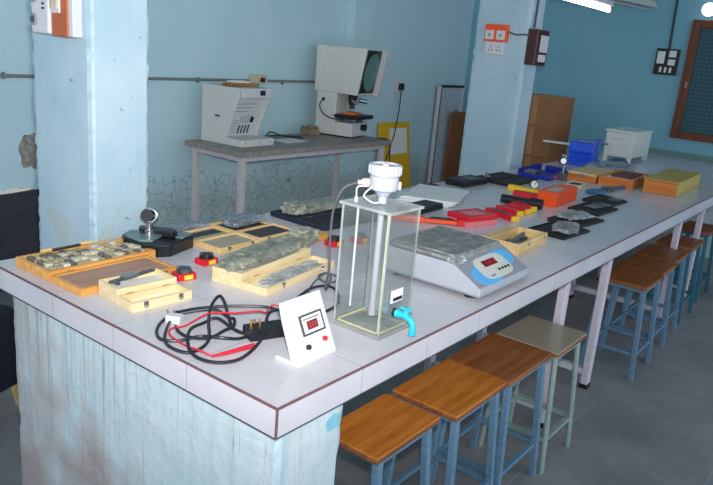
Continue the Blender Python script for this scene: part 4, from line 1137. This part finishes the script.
# --- viewing box ---
t = thing('viewing_box', 'cream metal viewing box with open sloping front on the left of the machine table', 'instrument', (2.365, 2.69, MH), R(3))
BW, BD, BH = .325, .38, .41
prof_l = [(.0, .0), (.0, .035), (.10, .055), (.02, .345), (.02, .40), (BD, .40), (BD, 0)]
side = [(0, 0), (0, .04), (.135, .055), (.012, .345), (.012, .40), (BD, .40), (BD, 0)]
G().prism(side, 'x', 0, .012).o('side_panel', 'cream_metal', t, bevel=.003)
G().prism(side, 'x', BW-.012, BW).o('side_panel', 'cream_metal', t, bevel=.003)
G().box(.0125, BW-.0125, .0125, BD, .385, .40).o('top_panel', 'cream_metal', t, bevel=.003)
G().box(.0125, BW-.0125, BD-.012, BD, .055, .3845).o('back_panel', 'cream_metal', t)
G().box(-.004, BW+.004, -.03, .1345, 0, .05).o('front_lip', 'cream_metal', t, bevel=.006)
G().box(.0125, BW-.0125, .135, BD-.013, 0, .05).o('bottom_panel', 'cream_metal', t)
G().box(.0125, BW-.0125, .0, .012, .335, .40).o('head_strip', 'white_plastic', t, bevel=.003)
G().box(.19, .24, -.006, -.0005, .352, .388).o('blue_window', mat('dark_blue_window', (24, 34, 66), .3), t, bevel=.002)
AN = math.atan2(.26, .105)
PV = Matrix.Translation((.0125, .088, .052)) @ Matrix.Rotation(PI-AN-.24, 4, 'X')
# reflecting back plate, leaning away from the viewer
pl = G().prism([(.150, .052), (.156, .052), (.056, .345), (.050, .345)], 'x', .013, BW-.013).o('inner_sheet', 'white_plastic', t)
def on_sheet(g, name, m):
    mx = Matrix.Translation((.013, .1495, .052)) @ Matrix.Rotation(math.atan2(.293, -.10), 4, 'X')
    return g.xf(mx).o(name, m, pl)
g = G()
for k in range(4): g.box(.10+.032*k, .116+.032*k, .02, .085, .0005, .002)
on_sheet(g, 'dark_bars', 'dark_steel')
g = G()
for k in range(5): g.box(.03, .085, .03+k*.022, .036+k*.022, .0005, .0015)
for k in range(3): g.box(.03, .16+.03*k, .19+k*.028, .196+k*.028, .0005, .0015)
for k in range(6): g.box(.10+.02*k, .106+.02*k, .10, .16, .0005, .0015)
on_sheet(g, 'printed_lines', mat('grey_print', (150, 152, 156), .6))
on_sheet(G().box(.20, .222, .11, .15, .0005, .012), 'switch', 'black_plastic')
G().box(-.0015, 0, .20, .245, .185, .20).o('dark_badge', 'dark_steel', t)
g = G()
for k in (.03, .17, .29): g.cyl((k, -.031, .03), (k, -.030, .03), .005, n=10)
g.o('screws', 'dark_steel', t)
t = thing('brown_cloth', 'crumpled brown cloth with white paper lying on top of the viewing box', 'cloth', (2.53, 2.88, MH+.4005))
G().crumple((0, 0, 0), (.28, .12, .022), 71, .3).o('cloth', mat('brown_cloth', (176, 128, 74), .8, var=.2), t)
G().crumple((.01, .03, .016), (.17, .07, .02), 75, .3).o('paper', 'paper', t)
# --- papers and cord on the machine table
t = thing('paper_sheets', 'white papers lying on the machine table right of the viewing box', 'papers', (2.93, 2.73, MH))
for k in range(2):
    g = G(); g.rbox(.05*k, .03+.03*k, .0003+.002*k, .24, .17, .0018, R(-6+9*k)); g.o('sheet', 'grey_paper' if k == 0 else 'paper', t)
tag(G().tube([(2.83, 2.90, MH+.03), (2.93, 2.95, MH+.05), (3.03, 2.93, MH+.02), (3.14, 2.90, MH+.006), (3.22, 2.87, MH+.006), (3.16, 2.97, MH+.006), (3.0, 3.04, MH+.006)], .005).o('cord', 'black_cable', None, smooth=True),
    'black cord curling from the viewing box across the white papers', 'cord')
t = thing('cloth_heap', 'small brownish heap of waste cotton left of the projector foot', 'cloth', (3.42, 2.98, MH))
G().crumple((0, 0, 0), (.13, .11, .075), 81, .5).o('heap', mat('waste_cotton', (136, 124, 104), .9, var=.4), t)

# --- profile projector ---
pm = mat('projector_paint', (206, 204, 200), .4, var=.03)
t = thing('profile_projector', 'large cream profile projector with round dark screen on the right of the machine table', 'instrument', (3.62, 2.70, MH), R(11))
G().box(.0, .27, .16, .35, .012, .365).o('column', pm, t, bevel=.006)
G().box(.0, .27, -.005, .1595, .012, .125).o('base_box', pm, t, bevel=.006)
G().box(.02, .25, .02, .33, 0, .0118).o('plinth', 'black_rubber', t)
head = G(); tray_pts = [(-.03, .355), (.375, .365), (.375, .735), (-.09, .735)]
head.prism(tray_pts, 'x', -.005, .345); hd = head.o('head', pm, t, bevel=.006)
# screen surround: slopes slightly outwards at its top
A0 = Vector((0, -.03, .355)); A1 = Vector((0, -.09, .735)); dv = (A1-A0); LV = dv.length
mx = Matrix.Translation(A0) @ Matrix.Rotation(math.atan2(dv.z, dv.y), 4, 'X')
def face(g, name, m, par, bevel=0, smooth=False): return g.xf(mx).o(name, m, par, bevel, smooth)
face(G().box(.012, .27, .02, LV-.012, .0005, .008), 'screen_surround', 'black_plastic', hd, .002)
g = G(); n0 = g.n(); g.cyl((0, 0, 0), (0, 0, .006), 1, n=40); g.xf(Matrix.Translation((.141, LV/2, .0085)) @ Matrix.Diagonal((.115, .155, 1, 1)), n0)
face(g, 'screen', 'screen_glass', hd, 0, True)
face(G().box(.272, .345, .0, LV, .0005, .05), 'white_rim', 'white_plastic', hd, .004)
g = G(); g.cyl((.12, .07, .355), (.12, .07, .27), .045, .03, 20).cyl((.12, .07, .27), (.12, .07, .235), .022, n=16); g.o('lens_turret', 'black_plastic', t, smooth=True)
for a_, b_ in (((.16, .03, .31), (.21, -.02, .30)), ((.06, .03, .31), (.02, -.02, .30))):
    g = G(); g.cyl(a_, b_, .019, n=14); g.o('lamp_arm', 'chrome', t, smooth=True)
G().box(-.02, .28, -.06, .16, .16, .19).o('stage', 'black_plastic', t, bevel=.003)
G().box(.05, .20, .0, .12, .126, .1595).o('stage_support', 'steel', t, bevel=.003)
G().box(.03, .16, .0, .10, .1905, .212).o('orange_workpiece', mat('orange_work', (210, 110, 48), .5), t, bevel=.004)
for a_, b_ in (((.30, .03, .10), (.27, .03, .10)), ((.18, -.045, .085), (.18, -.005, .085))):
    g = G(); g.cyl(a_, b_, .026, n=18); g.o('handwheel', 'black_plastic', t, smooth=True)
g = G(); g.cyl((-.012, .28, .30), (0, .28, .30), .014, n=14); g.o('side_socket', 'black_plastic', t, smooth=True)
g = G(); g.tube([(-.012, .28, .30), (-.03, .30, .25), (-.03, .27, .19), (-.025, .20, .155), (-.02, .10, .150), (-.01, .05, .165)], .0055); g.o('side_cord', 'black_cable', t, smooth=True)
G().box(-.001, 0, .175, .185, .17, .18).o('screw', 'black_plastic', t)
tag(G().tube([(3.88, 2.60, MH+.006), (3.93, 2.56, MH+.006), (3.965, 2.54, MH-.03), (3.97, 2.53, .72), (3.99, 2.54, .5), (4.02, 2.6, .2), (4.0, 2.7, .01)], .006).o('cord', 'black_cable', None, smooth=True),
    'black cord hanging off the right end of the machine table', 'cord')

# ================================================================== light, world, camera
def light(name, typ, loc, energy, col=(1, 1, 1), size=.1, target=None, sizey=None):
    l = bpy.data.lights.new(name, typ); l.energy = energy; l.color = col
    if typ == 'AREA':
        l.size = size
        if sizey: l.shape = 'RECTANGLE'; l.size_y = sizey
    else: l.shadow_soft_size = size
    o = bpy.data.objects.new(name, l); COL.objects.link(o); o.location = loc
    if target is not None:
        o.rotation_euler = (Vector(target)-Vector(loc)).to_track_quat('-Z', 'Y').to_euler()
    return o
camloc = Vector((-.9857, -.9086, 1.6))
YAW, PIT, ROL = R(36.839), R(15.471), R(5.0316)
fw = Vector((math.cos(PIT)*math.cos(YAW), math.cos(PIT)*math.sin(YAW), -math.sin(PIT)))
rt = fw.cross(Vector((0, 0, 1))).normalized(); up = rt.cross(fw)
r2 = rt*math.cos(ROL)+up*math.sin(ROL); u2 = -rt*math.sin(ROL)+up*math.cos(ROL)
cd = bpy.data.cameras.new('camera'); cam = bpy.data.objects.new('camera', cd); COL.objects.link(cam)
mw = Matrix((r2, u2, -fw)).transposed().to_4x4(); mw.translation = camloc
cam.matrix_world = mw
cd.sensor_width = 36; cd.lens = 699.21*36/713; cd.clip_start = .05
SC.camera = cam
# the photographer's flash
FL = light('flash', 'SPOT', camloc+u2*.10+r2*.02, 280, (1, .95, .91), .03, (2.9, 2.9, 1.75))
FL.data.spot_size = R(92); FL.data.spot_blend = 1.
# the room's tubes and daylight from the open side behind the photographer
w = bpy.data.worlds.new('world'); SC.world = w; w.use_nodes = True
bg = w.node_tree.nodes['Background']; bg.inputs[0].default_value = (.78, .89, 1.0, 1); bg.inputs[1].default_value = 1.3
SC.view_settings.view_transform = 'Standard'; SC.view_settings.look = 'None'
SC.view_settings.gamma = 1; SC.view_settings.use_curve_mapping = False
SC.view_settings.exposure = .12
